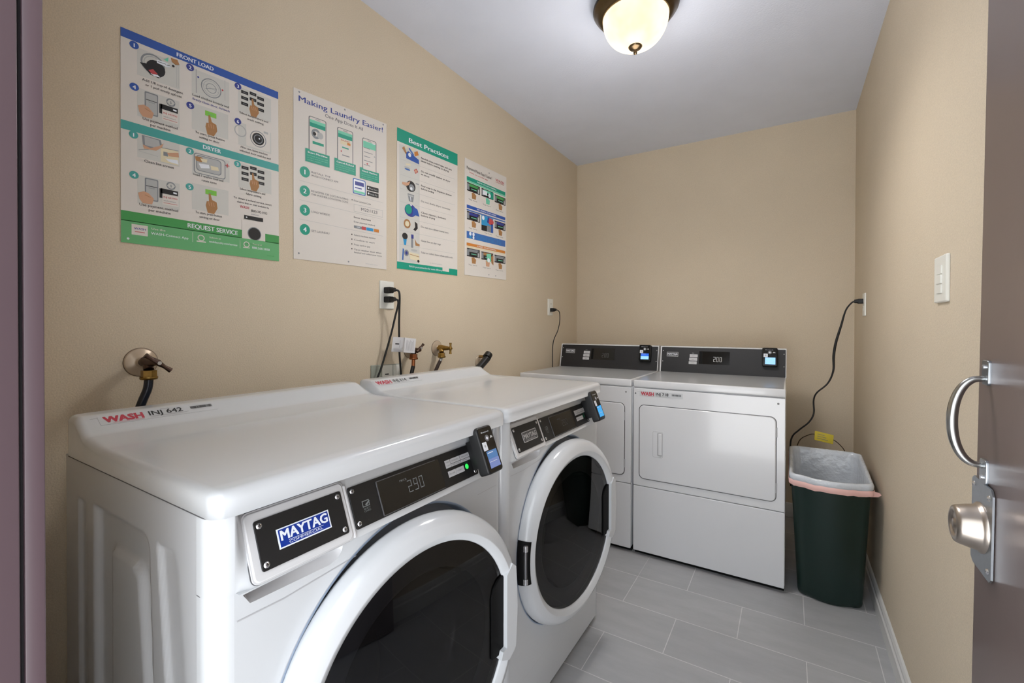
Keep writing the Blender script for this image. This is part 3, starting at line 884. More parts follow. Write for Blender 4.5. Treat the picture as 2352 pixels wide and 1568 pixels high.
    hg.tube([(-0.2860, -0.056, 0.0205), (-0.2875, 0.0, 0.0205), (-0.2860, 0.056, 0.0205)], 0.0050, 'drum_steel', D, 14)
    for z_ in (-0.048, 0.046):
        hg.tube([(-0.2862, z_ - 0.008, 0.0205), (-0.2862, z_ + 0.008, 0.0205)], 0.0072, 'screw_metal', D, 14, spline=False)
    hg.build('door_hinge', dro, 'steel hinge pin in a black slot')
    return t

washer(0.055, 0, 'nearer white front-loading washing machine with a blue badge and lit green button')
washer(0.776, 1, 'farther white front-loading washing machine, with a silver badge, standing next to the dryers')

# ------------------------------------------------------------------ dryers
def dryer(x0, variant, label):
    WD = 0.6873; x1 = x0 + WD; YD = 2.070
    t = thing('clothes_dryer', ((x0 + x1) / 2, 2.40, 0), label, 'clothes dryer', 'dryers against the back wall')
    c = MB()
    c.box(x0 + 0.001, x1 - 0.001, YD + 0.016, 2.74, 0.03, 0.878, 'dryer_enamel', 0.002)
    c.box(x0 + 0.004, x1 - 0.004, YD + 0.03, 2.73, 0.0, 0.032, 'deep_black')
    # upper front with pressed surround, seams
    c.build('cabinet', t)
    D = frame((x0, YD, 0), (1, 0, 0), (0, 0, 1), (0, -1, 0))
    f = MB()
    f.rslab(0.0025, WD - 0.0025, 0.3665, 0.8735, 0.005, -0.016, 0.0, 'dryer_enamel', D, 0.0022)
    f.slab(rrect(0.0310, 0.6525, 0.4035, 0.7900, 0.027), 0.0, 0.0004, 'lcd_frame', D)
    for (a, b) in ((0.0125, 0.846), (WD - 0.030, 0.849)):
        f.lathe([(0.0001, 0.0015), (0.0035, 0.001), (0.0045, 0.0)], 'ink_grey', D @ Matrix.Translation((a, b, 0)), 14)
    f.build('front_panel', t)
    lp = MB(); lp.rslab(0.0025, WD - 0.0025, 0.024, 0.3630, 0.005, -0.016, 0.0, 'dryer_enamel', D, 0.0022); lp.build('lower_panel', t)
    dr = MB()
    dr.rslab(0.0345, 0.6490, 0.4070, 0.7865, 0.024, 0.0, 0.0050, 'dryer_enamel', D, 0.0035)
    do = dr.build('door', t)
    h = MB()
    n = 0.0050
    # pressed pull: shallow dish with a raised bar
    h.slab(rrect(0.098, 0.160, 0.521, 0.664, 0.008), n - 0.001, n + 0.0006, 'dryer_enamel', D, holes=[rrect(0.104, 0.154, 0.527, 0.658, 0.005)[::-1]])
    h.slab(rrect(0.104, 0.154, 0.527, 0.658, 0.005), n - 0.002, n + 0.0002, 'dryer_top', D, holes=[rrect(0.1055, 0.1525, 0.5285, 0.6565, 0.004)[::-1]])
    h.slab(rrect(0.126, 0.154, 0.536, 0.652, 0.003), n - 0.002, n + 0.0004, 'ink_light', D)
    h.rslab(0.132, 0.150, 0.540, 0.648, 0.004, n - 0.002, n + 0.006, 'dryer_enamel', D, 0.003)
    h.build('door_pull', do)
    for z in (0.47, 0.72):
        hh = MB(); hh.tube([(0.6515, z - 0.022, 0.0015), (0.6515, z + 0.022, 0.0015)], 0.0030, 'ink_light', D, 10, spline=False); hh.build('hinge', do)
    # top
    tp = MB()
    tp.box(x0 + 0.0015, x1 - 0.0015, YD - 0.001, 2.74, 0.8785, 0.9150, 'dryer_enamel', 0.005, 3)
    tp.add([(x0 + 0.010, YD + 0.010, 0.9153), (x1 - 0.010, YD + 0.010, 0.9153), (x1 - 0.010, 2.62, 0.9153), (x0 + 0.010, 2.62, 0.9153)], [(0, 1, 2, 3)], 'dryer_top')
    if variant == 1:
        tp.add([(x0 + 0.035, 2.50, 0.9156), (x0 + 0.085, 2.50, 0.9156), (x0 + 0.085, 2.515, 0.9156), (x0 + 0.035, 2.515, 0.9156)], [(0, 1, 2, 3)], 'ink_grey')
        tp.add([(x1 - 0.09, 2.10, 0.9156), (x1 - 0.03, 2.10, 0.9156), (x1 - 0.03, 2.112, 0.9156), (x1 - 0.09, 2.112, 0.9156)], [(0, 1, 2, 3)], 'ink_grey')
    else:
        tp.add([(x1 - 0.09, 2.12, 0.9156), (x1 - 0.05, 2.12, 0.9156), (x1 - 0.05, 2.13, 0.9156), (x1 - 0.09, 2.13, 0.9156)], [(0, 1, 2, 3)], 'ink_grey')
    tp.build('top_panel', t)
    # console
    cs = MB()
    pr = [(2.6165, 0.915), (2.6515, 1.068), (2.6560, 1.0725), (2.735, 1.0725), (2.735, 0.915)]
    vs = [(x, a, b) for x in (x0 + 0.002, x1 - 0.002) for a, b in pr]
    cs.add(vs, [(i, (i + 1) % 5, 5 + (i + 1) % 5, 5 + i) for i in range(5)] + [tuple(range(5))[::-1], tuple(range(5, 10))], 'dryer_enamel')
    cs.build('console', t)
    P = frame((x0, 2.6165, 0.915), (1, 0, 0), (0, 0.035, 0.153), (0, -0.153, 0.035))
    n = 0.0024
    pl = MB()
    pl.rslab(0.010, WD - 0.006, 0.0005, 0.1555, 0.003, 0.0002, 0.0022, 'panel_black', P, 0.0006)
    # slightly raised inner field
    pl.slab(rect(0.150, 0.520, 0.020, 0.140), 0.002, 0.0027, 'panel_black', P)
    pl.slab(rect(0.232, 0.400, 0.056, 0.134), 0.002, 0.0036, 'black_gloss', P)
    pl.slab(rect(0.236, 0.250, 0.060, 0.130), 0.002, 0.0038, 'deep_black', P)
    for i in range(3):
        pl.slab(rrect(0.178 - 0.002 * i, 0.224 - 0.002 * i, 0.096 - i * 0.0215, 0.1135 - i * 0.0215, 0.002), 0.002, 0.0034, 'button_white', P)
        pl.text(('LOW', 'MED', 'HIGH')[i], 0.190, 0.101 - i * 0.0215, 0.005, 'ink_grey', P, 0.0037)
    pl.text('TEMP', 0.190, 0.119, 0.004, 'badge_silver', P, 0.003)
    pl.slab(rect(0.042, 0.110, 0.096, 0.124), 0.002, 0.0030, 'badge_silver', P)
    pl.slab(rect(0.044, 0.108, 0.098, 0.122), 0.002, 0.0033, 'badge_dark', P)
    pl.text('MAYTAG', 0.047, 0.1065, 0.011, 'badge_white', P, 0.0036, w=0.058, bold=0.03)
    pl.text('COMMERCIAL', 0.052, 0.1, 0.004, 'badge_white', P, 0.0036, w=0.048)
    po = pl.build('control_panel', t, 'black control panel')
    for a, b in ((0.018, 0.132), (0.018, 0.066), (WD - 0.014, 0.130), (WD - 0.014, 0.060)):
        screw(po, P @ Matrix.Translation((a, b, 0.0022)), 0.0032)
    s = MB()
    def seg(ch, x, y, w, h, th, m):
        SEG = {'0': 'abcdef', '3': 'abgcd', '2': 'abged'}[ch]
        R = {'a': (0, w, h - th, h), 'd': (0, w, 0, th), 'g': (0, w, h / 2 - th / 2, h / 2 + th / 2), 'f': (0, th, h / 2, h), 'b': (w - th, w, h / 2, h), 'e': (0, th, 0, h / 2), 'c': (w - th, w, 0, h / 2)}
        for g_ in SEG:
            a, b, c_, e_ = R[g_]; s.poly(rect(x + a, x + b, y + c_, y + e_), m, P, 0.0042)
    mm = 'badge_silver' if variant else 'lcd_frame'
    for i, ch in enumerate('200'):
        seg(ch, 0.312 + i * 0.017, 0.072, 0.012, 0.030, 0.0028, mm)
    s.build('display', po)
    card_reader(t, P @ Matrix.Translation((0.5675, 0.055, 0.002)), 0.076, 0.1060, 0.028, *(('screen_pale', 'screen_pale') if variant else ('screen_deep', 'screen_pale')), 0)
    if variant == 1:
        a = MB(); label_wash(a, D @ Matrix.Translation((0.034, 0.838, 0.0)), 'INJ 718'); a.build('asset_label', t, 'white asset label with red logo and number')
    return t
dryer(0.0558, 0, 'white clothes dryer in the corner by the poster wall, partly hidden by the washers')
dryer(0.7518, 1, 'white clothes dryer with its whole front in view, beside the dark green bin')

# ------------------------------------------------------------------ posters
class Poster:
    def __init__(s, quad, th=0.0012):
        s.q = [V((0, a, b)) for a, b in quad]      # BL BR TR TL on the wall
        s.mb = MB(); s.th = th
        BL, BR, TR, TL = s.q
        s.w = ((BR - BL).length + (TR - TL).length) / 2; s.h = ((TL - BL).length + (TR - BR).length) / 2
        vs = [(0.0008, p.y, p.z) for p in s.q] + [(0.0008 + th, p.y, p.z) for p in s.q]
        s.mb.add(vs, [(0, 3, 2, 1), (4, 5, 6, 7), (0, 1, 5, 4), (1, 2, 6, 5), (2, 3, 7, 6), (3, 0, 4, 7)], 'paper')
        s.z = 0.0008 + th
    def pt(s, u, v, lay):
        BL, BR, TR, TL = s.q
        p = BL * (1 - u) * (1 - v) + BR * u * (1 - v) + TR * u * v + TL * (1 - u) * v
        return (s.z + 0.00022 * lay, p.y, p.z)
    def poly(s, pts, m, lay=1):
        tris = tessellate_polygon([[V((a, b, 0)) for a, b in pts]])
        # keep faces looking into the room
        fs = []
        for t in tris:
            a, b, c = (pts[i] for i in t)
            fs.append(t if (b[0] - a[0]) * (c[1] - a[1]) - (b[1] - a[1]) * (c[0] - a[0]) > 0 else t[::-1])
        s.mb.add([s.pt(a, b, lay) for a, b in pts], fs, m)
    def r(s, u0, u1, v0, v1, m, lay=1): s.poly(rect(u0, u1, v0, v1), m, lay)
    def rr(s, u0, u1, v0, v1, rad, m, lay=1):
        k = s.w / s.h
        pts = [(a, b) for a, b in rrect(u0 * k, u1 * k, v0, v1, rad)]
        s.poly([(a / k, b) for a, b in pts], m, lay)
    def c(s, u, v, rad, m, lay=1, n=20, ry=None):
        s.poly(circ(u, v, rad, n, ry or rad * s.w / s.h), m, lay)
    def ring(s, u, v, r0, r1, m, lay=1):
        k = s.w / s.h; n = 24
        o = circ(u, v, r1, n, r1 * k); i = circ(u, v, r0, n, r0 * k)
        vs = [s.pt(a, b, lay) for a, b in o + i]
        s.mb.add(vs, [(j, (j + 1) % n, n + (j + 1) % n, n + j) for j in range(n)], m)
    def line(s, u0, v0, u1, v1, w, m, lay=1):
        k = s.w / s.h
        d = V((u1 - u0, (v1 - v0) / k)); nn = V((-d.y, d.x)).normalized() * w / 2
        s.poly([(u0 - nn.x, v0 - nn.y * k), (u1 - nn.x, v1 - nn.y * k), (u1 + nn.x, v1 + nn.y * k), (u0 + nn.x, v0 + nn.y * k)], m, lay)
    def text(s, t, u, v, h, m, lay=2, w=None, align='l', bold=0.0):
        vs, fs, x0, x1, y0, y1 = text_geo(t)
        ky = h / 0.70
        kx = ky * s.h / s.w if w is None else w / max(x1 - x0, 1e-6)
        ww = (x1 - x0) * kx; ox = u - x0 * kx
        if align == 'c': ox -= ww / 2
        if align == 'r': ox -= ww
        bold = bold or 0.012
        for k, a in enumerate((-1, 1) if bold < 0.02 else (-1, 0, 1)):
            s.mb.add([s.pt(ox + (q.x + a * bold) * kx, v + q.y * ky, lay + k * 0.06) for q in vs], fs, m)
    def build(s, label, group):
        # small fixing screws at the corners are part of the print sheet
        o = s.mb.build('wall_poster')
        return tag(o, label, 'poster', group)

GP = 'laundry instruction posters on the left wall'
# poster 1 ---------------------------------------------------------
p = Poster([(.2, 1.403), (.610, 1.406), (.608, 1.964), (.201, 1.946)])
p.r(0, 1, 0.958, 1, 'p_blue'); p.text('FRONT LOAD', 0.41, 0.968, 0.020, 'badge_white', 3, w=0.225, align='c', bold=0.03)
p.r(0, 1, 0.530, 0.572, 'p_teal'); p.text('DRYER', 0.512, 0.5415, 0.021, 'badge_white', 3, w=0.115, align='c', bold=0.03)
p.r(0, 1, 0.103, 0.150, 'p_green'); p.r(0, 1, 0, 0.106, 'p_lgreen')
p.text('REQUEST SERVICE', 0.521, 0.1165, 0.023, 'badge_white', 3, w=0.325, align='c', bold=0.025)
def num(P_, u, v, n, m, r=0.026):
    P_.c(u, v, r, m, 3); P_.text(n, u, v - 0.010, 0.018, 'badge_white', 4, align='c', bold=0.03)
for u, v, n in ((0.062, 0.939, '1'), (0.371, 0.939, '2'), (0.685, 0.940, '3'), (0.062, 0.742, '4'), (0.371, 0.744, '5'), (0.683, 0.746, '6')):
    num(p, u + 0.005, v, n, 'p_navy' if u > .3 else 'p_blue', 0.024)
for u, v, n in ((0.058, 0.515, '1'), (0.368, 0.510, '2'), (0.679, 0.510, '3'), (0.060, 0.325, '4'), (0.366, 0.326, '5')):
    num(p, u + 0.005, v, n, 'p_teal', 0.024)
# pictures
def panel(u0, u1, v0, v1): p.r(u0, u1, v0, v1, 'p_pic', 1)
def hand(u, v, k=1.0, m='p_tan'):
    p.poly([(u - .012 * k, v + .052 * k), (u + .000 * k, v + .055 * k), (u + .010 * k, v + .022 * k), (u + .040 * k, v + .014 * k), (u + .046 * k, v - .018 * k),
            (u + .024 * k, v - .050 * k), (u - .018 * k, v - .050 * k), (u - .030 * k, v - .012 * k), (u - .024 * k, v + .010 * k), (u - .010 * k, v + .012 * k)], m, 3)
    for i in range(3):
        p.line(u - .012 * k + i * .016 * k, v + .008 * k, u - .008 * k + i * .016 * k, v - .012 * k, 0.003, 'p_skin', 4)
def phone_scene(v0):
    panel(0.082, 0.312, v0, v0 + 0.135)
    p.rr(0.120, 0.192, v0 + 0.022, v0 + 0.130, 0.006, 'p_grey', 2); p.rr(0.126, 0.186, v0 + 0.028, v0 + 0.124, 0.005, 'p_lgrey', 3)
    p.r(0.126, 0.186, v0 + 0.090, v0 + 0.093, 'p_dark', 4); p.text('WASH', 0.156, v0 + 0.080, 0.006, 'p_grey', 4, align='c')
    p.poly([(0.085, v0 + 0.050), (0.115, v0 + 0.062), (0.140, v0 + 0.056), (0.168, v0 + 0.034), (0.158, v0 + 0.006), (0.110, v0 + 0.004), (0.092, v0 + 0.022)], 'p_skin', 4)
    p.line(0.120, v0 + 0.046, 0.150, v0 + 0.038, 0.003, 'p_tan', 5)
    p.r(0.205, 0.302, v0 + 0.070, v0 + 0.094, 'p_dark', 3); p.r(0.198, 0.214, v0 + 0.046, v0 + 0.092, 'p_dark', 3)
    p.r(0.275, 0.295, v0 + 0.078, v0 + 0.086, 'badge_white', 4)
    p.r(0.214, 0.305, v0 + 0.016, v0 + 0.068, 'paper', 3); p.text('INJ 642900', 0.220, v0 + 0.050, 0.008, 'p_red', 4, w=0.078)
    p.text('washconnect', 0.220, v0 + 0.034, 0.006, 'p_grey', 4, w=0.070); p.r(0.220, 0.298, v0 + 0.024, v0 + 0.026, 'p_red', 4)
    p.ring(0.262, v0 + 0.115, 0.018, 0.026, 'p_grey', 3); p.line(0.240, v0 + 0.112, 0.284, v0 + 0.118, 0.006, 'p_pic', 4); p.text('$', 0.262, v0 + 0.109, 0.012, 'p_grey', 4, align='c')
def keys_scene(v0):
    panel(0.690, 0.940, v0, v0 + 0.135)
    for i, (du, w_) in enumerate(((0.712, 0.052), (0.775, 0.050), (0.832, 0.052))):
        for j in range(3):
            if i == 1 and j == 2: continue
            vv = v0 + 0.112 - j * 0.032 - (0.006 if i != 1 else -0.004)
            p.r(du, du + w_, vv, vv + 0.017, 'p_dark', 2); p.r(du + 0.012, du + w_ - 0.012, vv + 0.007, vv + 0.009, 'p_grey', 3)
    hand(0.800, v0 + 0.045, 0.95)
def start_scene(v0):
    panel(0.385, 0.620, v0, v0 + 0.135)
    p.r(0.468, 0.540, v0 + 0.092, v0 + 0.118, 'p_lime', 2); p.text('Start', 0.504, v0 + 0.100, 0.010, 'p_lgreen', 3, align='c')
    hand(0.500, v0 + 0.045, 1.0)
# row 1
panel(0.082, 0.315, 0.805, 0.935)
p.ring(0.165, 0.882, 0.056, 0.066, 'p_grey', 2); p.ring(0.168, 0.880, 0.048, 0.054, 'p_lgrey', 2); p.c(0.180, 0.866, 0.052, 'p_dark', 3)
p.poly([(0.095, 0.868), (0.125, 0.874), (0.180, 0.850), (0.208, 0.832), (0.195, 0.824), (0.150, 0.828)], 'p_dark', 4)
p.poly([(0.140, 0.846), (0.165, 0.858), (0.190, 0.842), (0.160, 0.832)], 'p_red', 5); p.poly([(0.150, 0.834), (0.190, 0.838), (0.205, 0.830), (0.170, 0.826)], 'badge_white', 5)
p.poly([(0.185, 0.912), (0.245, 0.915), (0.262, 0.900), (0.240, 0.893), (0.185, 0.896)], 'badge_white', 5); p.line(0.190, 0.904, 0.235, 0.906, 0.003, 'p_dark', 6)
p.line(0.240, 0.903, 0.275, 0.910, 0.005, 'badge_white', 5); p.c(0.276, 0.911, 0.008, 'p_dark', 6)
p.poly([(0.262, 0.948), (0.300, 0.950), (0.312, 0.930), (0.290, 0.922), (0.268, 0.930)], 'p_tan', 5); p.poly([(0.222, 0.925), (0.250, 0.945), (0.246, 0.922)], 'p_mint', 5)
for uu in (0.295, 0.306): p.line(uu, 0.812, uu, 0.915, 0.002, 'p_lgrey', 3)
p.text('Add 1/8 cup of detergent', 0.108, 0.787, 0.0115, 'ink_black', 3, w=0.225); p.text('or 1 pod evenly upfront', 0.125, 0.766, 0.0115, 'ink_black', 3, w=0.200)
panel(0.385, 0.628, 0.800, 0.940)
p.line(0.412, 0.942, 0.412, 0.820, 0.003, 'p_grey', 2); p.line(0.598, 0.945, 0.598, 0.835, 0.003, 'p_lgrey', 2)
for r0, r1, m_ in ((0.060, 0.066, 'p_grey'), (0.048, 0.052, 'p_lgrey'), (0.030, 0.034, 'p_grey')): p.ring(0.508, 0.872, r0, r1, m_, 2)
p.line(0.450, 0.882, 0.560, 0.862, 0.003, 'p_lgrey', 3); p.line(0.470, 0.860, 0.545, 0.880, 0.003, 'p_grey', 3); p.c(0.425, 0.905, 0.006, 'p_navy', 3); p.c(0.582, 0.885, 0.006, 'p_red', 3)
p.text('Load clothes loosely and', 0.390, 0.800, 0.0115, 'ink_black', 3, w=0.235); p.text('firmly close door, lid latch', 0.390, 0.779, 0.0115, 'p_navy', 3, w=0.240)
keys_scene(0.805)
p.text('Select temperature and', 0.700, 0.795, 0.0115, 'ink_black', 3, w=0.215); p.text('wash setting', 0.755, 0.774, 0.0115, 'ink_black', 3, w=0.125)
# row 2
phone_scene(0.610); p.text('Use payment method', 0.110, 0.600, 0.0125, 'ink_black', 3, w=0.190); p.text('per machine', 0.150, 0.580, 0.0125, 'ink_black', 3, w=0.110)
start_scene(0.628); p.text('To start, press button', 0.405, 0.612, 0.0115, 'ink_black', 3, w=0.190); p.text('setting or door', 0.430, 0.592, 0.0115, 'ink_black', 3, w=0.130)
panel(0.690, 0.940, 0.620, 0.745)
p.ring(0.706, 0.698, 0.036, 0.044, 'p_lgrey', 2); p.r(0.748, 0.930, 0.628, 0.745, 'paper', 2); p.ring(0.838, 0.684, 0.056, 0.062, 'p_grey', 3); p.c(0.838, 0.684, 0.046, 'p_dark', 3); p.ring(0.838, 0.684, 0.028, 0.034, 'p_grey', 4); p.c(0.846, 0.688, 0.006, 'badge_white', 5)
p.r(0.880, 0.915, 0.728, 0.740, 'p_lgrey', 3)
p.text('After use, leave machine', 0.705, 0.606, 0.0112, 'ink_black', 3, w=0.205); p.text('unlocked door until dry well', 0.700, 0.586, 0.0112, 'ink_black', 3, w=0.235)
# dryer row 1
panel(0.082, 0.312, 0.415, 0.530)
p.poly([(0.105, 0.525), (0.205, 0.525), (0.215, 0.492), (0.180, 0.470), (0.112, 0.470)], 'p_grey', 2); p.poly([(0.118, 0.522), (0.195, 0.520), (0.202, 0.496), (0.175, 0.480), (0.122, 0.480)], 'p_lgrey', 3)
p.poly([(0.110, 0.480), (0.150, 0.472), (0.195, 0.492), (0.222, 0.512), (0.212, 0.490), (0.180, 0.466), (0.115, 0.462)], 'p_skin', 4)
p.line(0.088, 0.450, 0.195, 0.478, 0.003, 'p_grey', 3); p.line(0.088, 0.445, 0.190, 0.440, 0.002, 'p_lgrey', 3)
p.r(0.205, 0.305, 0.420, 0.490, 'p_cream', 3); p.line(0.205, 0.488, 0.305, 0.494, 0.003, 'p_grey', 4); p.poly([(0.240, 0.470), (0.305, 0.485), (0.308, 0.462), (0.250, 0.455)], 'p_skin', 5); p.r(0.220, 0.245, 0.452, 0.472, 'p_grey', 4)
p.poly([(0.230, 0.440), (0.300, 0.446), (0.305, 0.425), (0.250, 0.428)], 'badge_white', 5)
p.text('Clean lint screen', 0.118, 0.398, 0.0125, 'ink_black', 3, w=0.160)
panel(0.385, 0.628, 0.395, 0.515)
p.rr(0.396, 0.600, 0.405, 0.510, 0.014, 'p_grey', 2); p.rr(0.402, 0.594, 0.409, 0.506, 0.012, 'p_pic', 3); p.rr(0.410, 0.572, 0.420, 0.502, 0.016, 'p_grey', 4); p.rr(0.416, 0.566, 0.424, 0.498, 0.014, 'p_lgrey', 5)
p.poly([(0.402, 0.490), (0.440, 0.494), (0.470, 0.480), (0.440, 0.466), (0.408, 0.470)], 'p_tan', 6); p.poly([(0.435, 0.486), (0.480, 0.490), (0.476, 0.472), (0.448, 0.470)], 'p_cream', 7)
p.poly([(0.425, 0.458), (0.490, 0.464), (0.495, 0.446), (0.440, 0.436)], 'badge_white', 6); p.poly([(0.500, 0.462), (0.550, 0.462), (0.556, 0.444), (0.505, 0.440)], 'p_cream', 6); p.text('+', 0.612, 0.470, 0.03, 'p_red', 6, align='c')
p.text('Load 1 washer load and', 0.395, 0.392, 0.0115, 'ink_black', 3, w=0.190); p.text('rotate items', 0.445, 0.370, 0.0115, 'ink_black', 3, w=0.095)
keys_scene(0.385)
p.text('Select temperature and', 0.700, 0.373, 0.0115, 'ink_black', 3, w=0.190); p.text('fabric setting', 0.745, 0.352, 0.0115, 'ink_black', 3, w=0.115)
# dryer row 2
phone_scene(0.195); p.text('Use payment method', 0.092, 0.186, 0.0125, 'ink_black', 3, w=0.210); p.text('per machine', 0.140, 0.166, 0.0125, 'ink_black', 3, w=0.120)
start_scene(0.215); p.text('To start, press button', 0.405, 0.198, 0.0115, 'ink_black', 3, w=0.170); p.text('setting or door', 0.430, 0.177, 0.0115, 'ink_black', 3, w=0.130)
p.text('To obtain a refund service, insert', 0.655, 0.318, 0.0105, 'ink_black', 3, w=0.285); p.text('claims line or visit website by', 0.680, 0.298, 0.0105, 'ink_black', 3, w=0.240)
p.text('WASH', 0.700, 0.272, 0.015, 'ink_red', 3, w=0.065, bold=0.02); p.text('(800) 342-5932', 0.780, 0.262, 0.013, 'ink_black', 3, w=0.125); p.text('wash.com', 0.780, 0.245, 0.008, 'p_grey', 3, w=0.060)
p.r(0.713, 0.888, 0.100, 0.210, 'paper', 5); p.r(0.730, 0.872, 0.214, 0.236, 'p_dark', 5); p.r(0.742, 0.752, 0.222, 0.228, 'badge_white', 6)
p.c(0.805, 0.138, 0.052, 'p_grey', 6); p.c(0.805, 0.138, 0.046, 'p_dark', 7)
p.r(0.700, 0.900, 0.080, 0.104, 'p_lgreen', 8)
p.r(0.052, 0.135, 0.042, 0.092, 'paper', 3); p.text('WASH', 0.094, 0.068, 0.010, 'p_navy', 4, w=0.060, align='c', bold=0.02); p.r(0.068, 0.120, 0.056, 0.059, 'p_red', 4)
p.text('Use the', 0.155, 0.078, 0.010, 'paper', 3, w=0.075); p.text('WASH-Connect App', 0.152, 0.055, 0.012, 'badge_white', 3, w=0.210)
p.line(0.388, 0.095, 0.388, 0.045, 0.0025, 'paper', 3)
p.ring(0.440, 0.072, 0.016, 0.022, 'paper', 3); p.r(0.412, 0.470, 0.050, 0.056, 'paper', 3); p.text('Submit at', 0.492, 0.078, 0.009, 'paper', 3, w=0.075); p.text('washlaundry.com/service', 0.490, 0.055, 0.011, 'badge_white', 3, w=0.190)
p.line(0.700, 0.095, 0.700, 0.045, 0.0025, 'paper', 3)
p.ring(0.745, 0.072, 0.016, 0.022, 'paper', 9); p.r(0.722, 0.770, 0.052, 0.057, 'paper', 3); p.text('Text us at', 0.790, 0.076, 0.009, 'paper', 9, w=0.070); p.text('888.260.2858', 0.788, 0.054, 0.012, 'badge_white', 3, w=0.135)
p.text('WASH 0420', 0.900, 0.022, 0.006, 'p_green', 3, w=0.060)
p.c(0.035, 0.020, 0.007, 'badge_white', 3)
p.build('large poster with blue, teal and green bands and rows of numbered pictures', GP)

# poster 2 ---------------------------------------------------------
p = Poster([(.661, 1.422), (1.072, 1.430), (1.072, 2.04), (.661, 2.005)])
p.text('Making Laundry Easier!', 0.046, 0.932, 0.033, 'p_title', 2, w=0.905, bold=0.012)
p.text('One App Does It All', 0.295, 0.893, 0.021, 'ink_grey', 2, w=0.410)
for i, (u0, u1, vt, vb, b0, b1, bt, bb) in enumerate(((0.136, 0.307, 0.868, 0.640, 0.104, 0.338, 0.667, 0.589), (0.418, 0.591, 0.861, 0.640, 0.388, 0.620, 0.661, 0.584), (0.698, 0.869, 0.850, 0.630, 0.669, 0.900, 0.650, 0.578))):
    p.rr(u0, u1, vb, vt, 0.012, 'ink_grey', 2); p.rr(u0 + 0.008, u1 - 0.008, vb + 0.004, vt - 0.004, 0.010, 'paper', 3)
    p.r(u0 + 0.010, u1 - 0.010, vt - 0.062, vt - 0.020, 'p_jade' if i < 2 else 'p_mint', 4)
    p.r(u0 + 0.010, u1 - 0.010, vt - 0.038, vt - 0.020, 'p_mint', 5)
    p.text('WASH', (u0 + u1) / 2, vt - 0.016, 0.008, 'ink_grey', 5, align='c')
    p.r(b0, b1, bb, bt - 0.006, 'p_jade', 6)
    p.r(b0, u0 + 0.01, bt - 0.008, bt, 'p_jade', 6.4)
    p.text(('Start Machine', 'Cancel Refund', 'Check Machine')[i], b0 + 0.022, bt - 0.024, 0.010, 'badge_white', 7, w=b1 - b0 - 0.045, bold=0.02)
    for j, tt in enumerate(('load funds from your bank', 'or use a card to add value', 'any time, anywhere')):
        p.text(tt, b0 + 0.018, bt - 0.041 - j * 0.013, 0.0065, 'p_mint', 7, w=b1 - b0 - (0.035 if j < 2 else 0.10))
p.ring(0.205, 0.770, 0.022, 0.044, 'p_grey', 4); p.c(0.245, 0.766, 0.030, 'p_lgrey', 5); p.c(0.190, 0.768, 0.016, 'p_dark', 6); p.r(0.172, 0.280, 0.706, 0.722, 'p_jade', 5)
p.r(0.450, 0.560, 0.760, 0.790, 'p_cream', 5); p.text('BALANCE', 0.505, 0.782, 0.010, 'p_red', 6, align='c', w=0.09); p.r(0.470, 0.540, 0.738, 0.746, 'p_jade', 5); p.r(0.470, 0.550, 0.690, 0.696, 'p_grey', 5); p.c(0.460, 0.715, 0.007, 'p_red', 5); p.r(0.525, 0.560, 0.765, 0.780, 'p_orange', 6)
for j in range(5): p.r(0.715, 0.790 + 0.03 * (j % 2), 0.785 - j * 0.028, 0.789 - j * 0.028, 'p_grey', 5)
p.c(0.755, 0.685, 0.008, 'p_red', 5); p.c(0.845, 0.745, 0.008, 'p_lgrey', 5); p.r(0.820, 0.850, 0.826, 0.832, 'badge_white', 6)
for v, n_, t1, t2, w1 in ((0.523, '1', 'INSTALL THE', 'WASH-CONNECT APP', 0.27), (0.410, '2', 'REGISTER OR LOG IN USING', 'THE WASHER LOCATION CODE', 0.375), (0.296, '3', 'LOAD WEBSITE', '', 0.18), (0.181, '4', 'SET LAUNDRY', '', 0.18)):
    p.c(0.101, v, 0.047, 'p_jade', 2); p.text(n_, 0.101, v - 0.014, 0.028, 'badge_white', 3, align='c', bold=0.03)
    if t2:
        p.text(t1, 0.160, v + 0.004, 0.011, 'ink_grey', 2, w=w1 * 0.7 if v > .5 else w1); p.text(t2, 0.160, v - 0.015, 0.011, 'ink_grey', 2, w=w1)
    else: p.text(t1, 0.162, v - 0.006, 0.012, 'ink_grey', 2, w=w1)
for v in (0.466, 0.352, 0.238): p.line(0.05, v, 0.955, v - 0.013, 0.0022, 'p_lgrey', 2)
p.rr(0.588, 0.737, 0.468, 0.568, 0.010, 'p_medblue', 2); p.rr(0.598, 0.728, 0.474, 0.562, 0.008, 'badge_white', 3); p.r(0.612, 0.716, 0.525, 0.550, 'p_navy', 4); p.r(0.612, 0.690, 0.505, 0.512, 'p_navy', 4); p.r(0.600, 0.726, 0.476, 0.490, 'p_mint', 4)
for v in (0.512, 0.476):
    p.rr(0.752, 0.896, v, v + 0.030, 0.003, 'p_dark', 3); p.c(0.772, v + 0.016, 0.009, 'badge_white', 4); p.text('App Store' if v > .5 else 'Google Play', 0.790, v + 0.010, 0.010, 'p_lgrey', 4, w=0.09)
p.c(0.580, 0.424, 0.005, 'ink_black', 2); p.text('Enter Location Code', 0.600, 0.418, 0.011, 'ink_grey', 2, w=0.200)
for (a, b, c_, d_) in ((0.600, 0.950, 0.352, 0.354), (0.600, 0.950, 0.398, 0.400), (0.600, 0.603, 0.352, 0.400), (0.947, 0.950, 0.352, 0.400)): p.r(a, b, c_, d_, 'p_lgrey', 2)
p.text('M221123', 0.685, 0.367, 0.020, 'ink_grey', 3, w=0.195)
p.text('Enter machine', 0.600, 0.310, 0.011, 'ink_black', 2, w=0.200); p.text('Enter payment method', 0.600, 0.281, 0.011, 'ink_grey', 2, w=0.250)
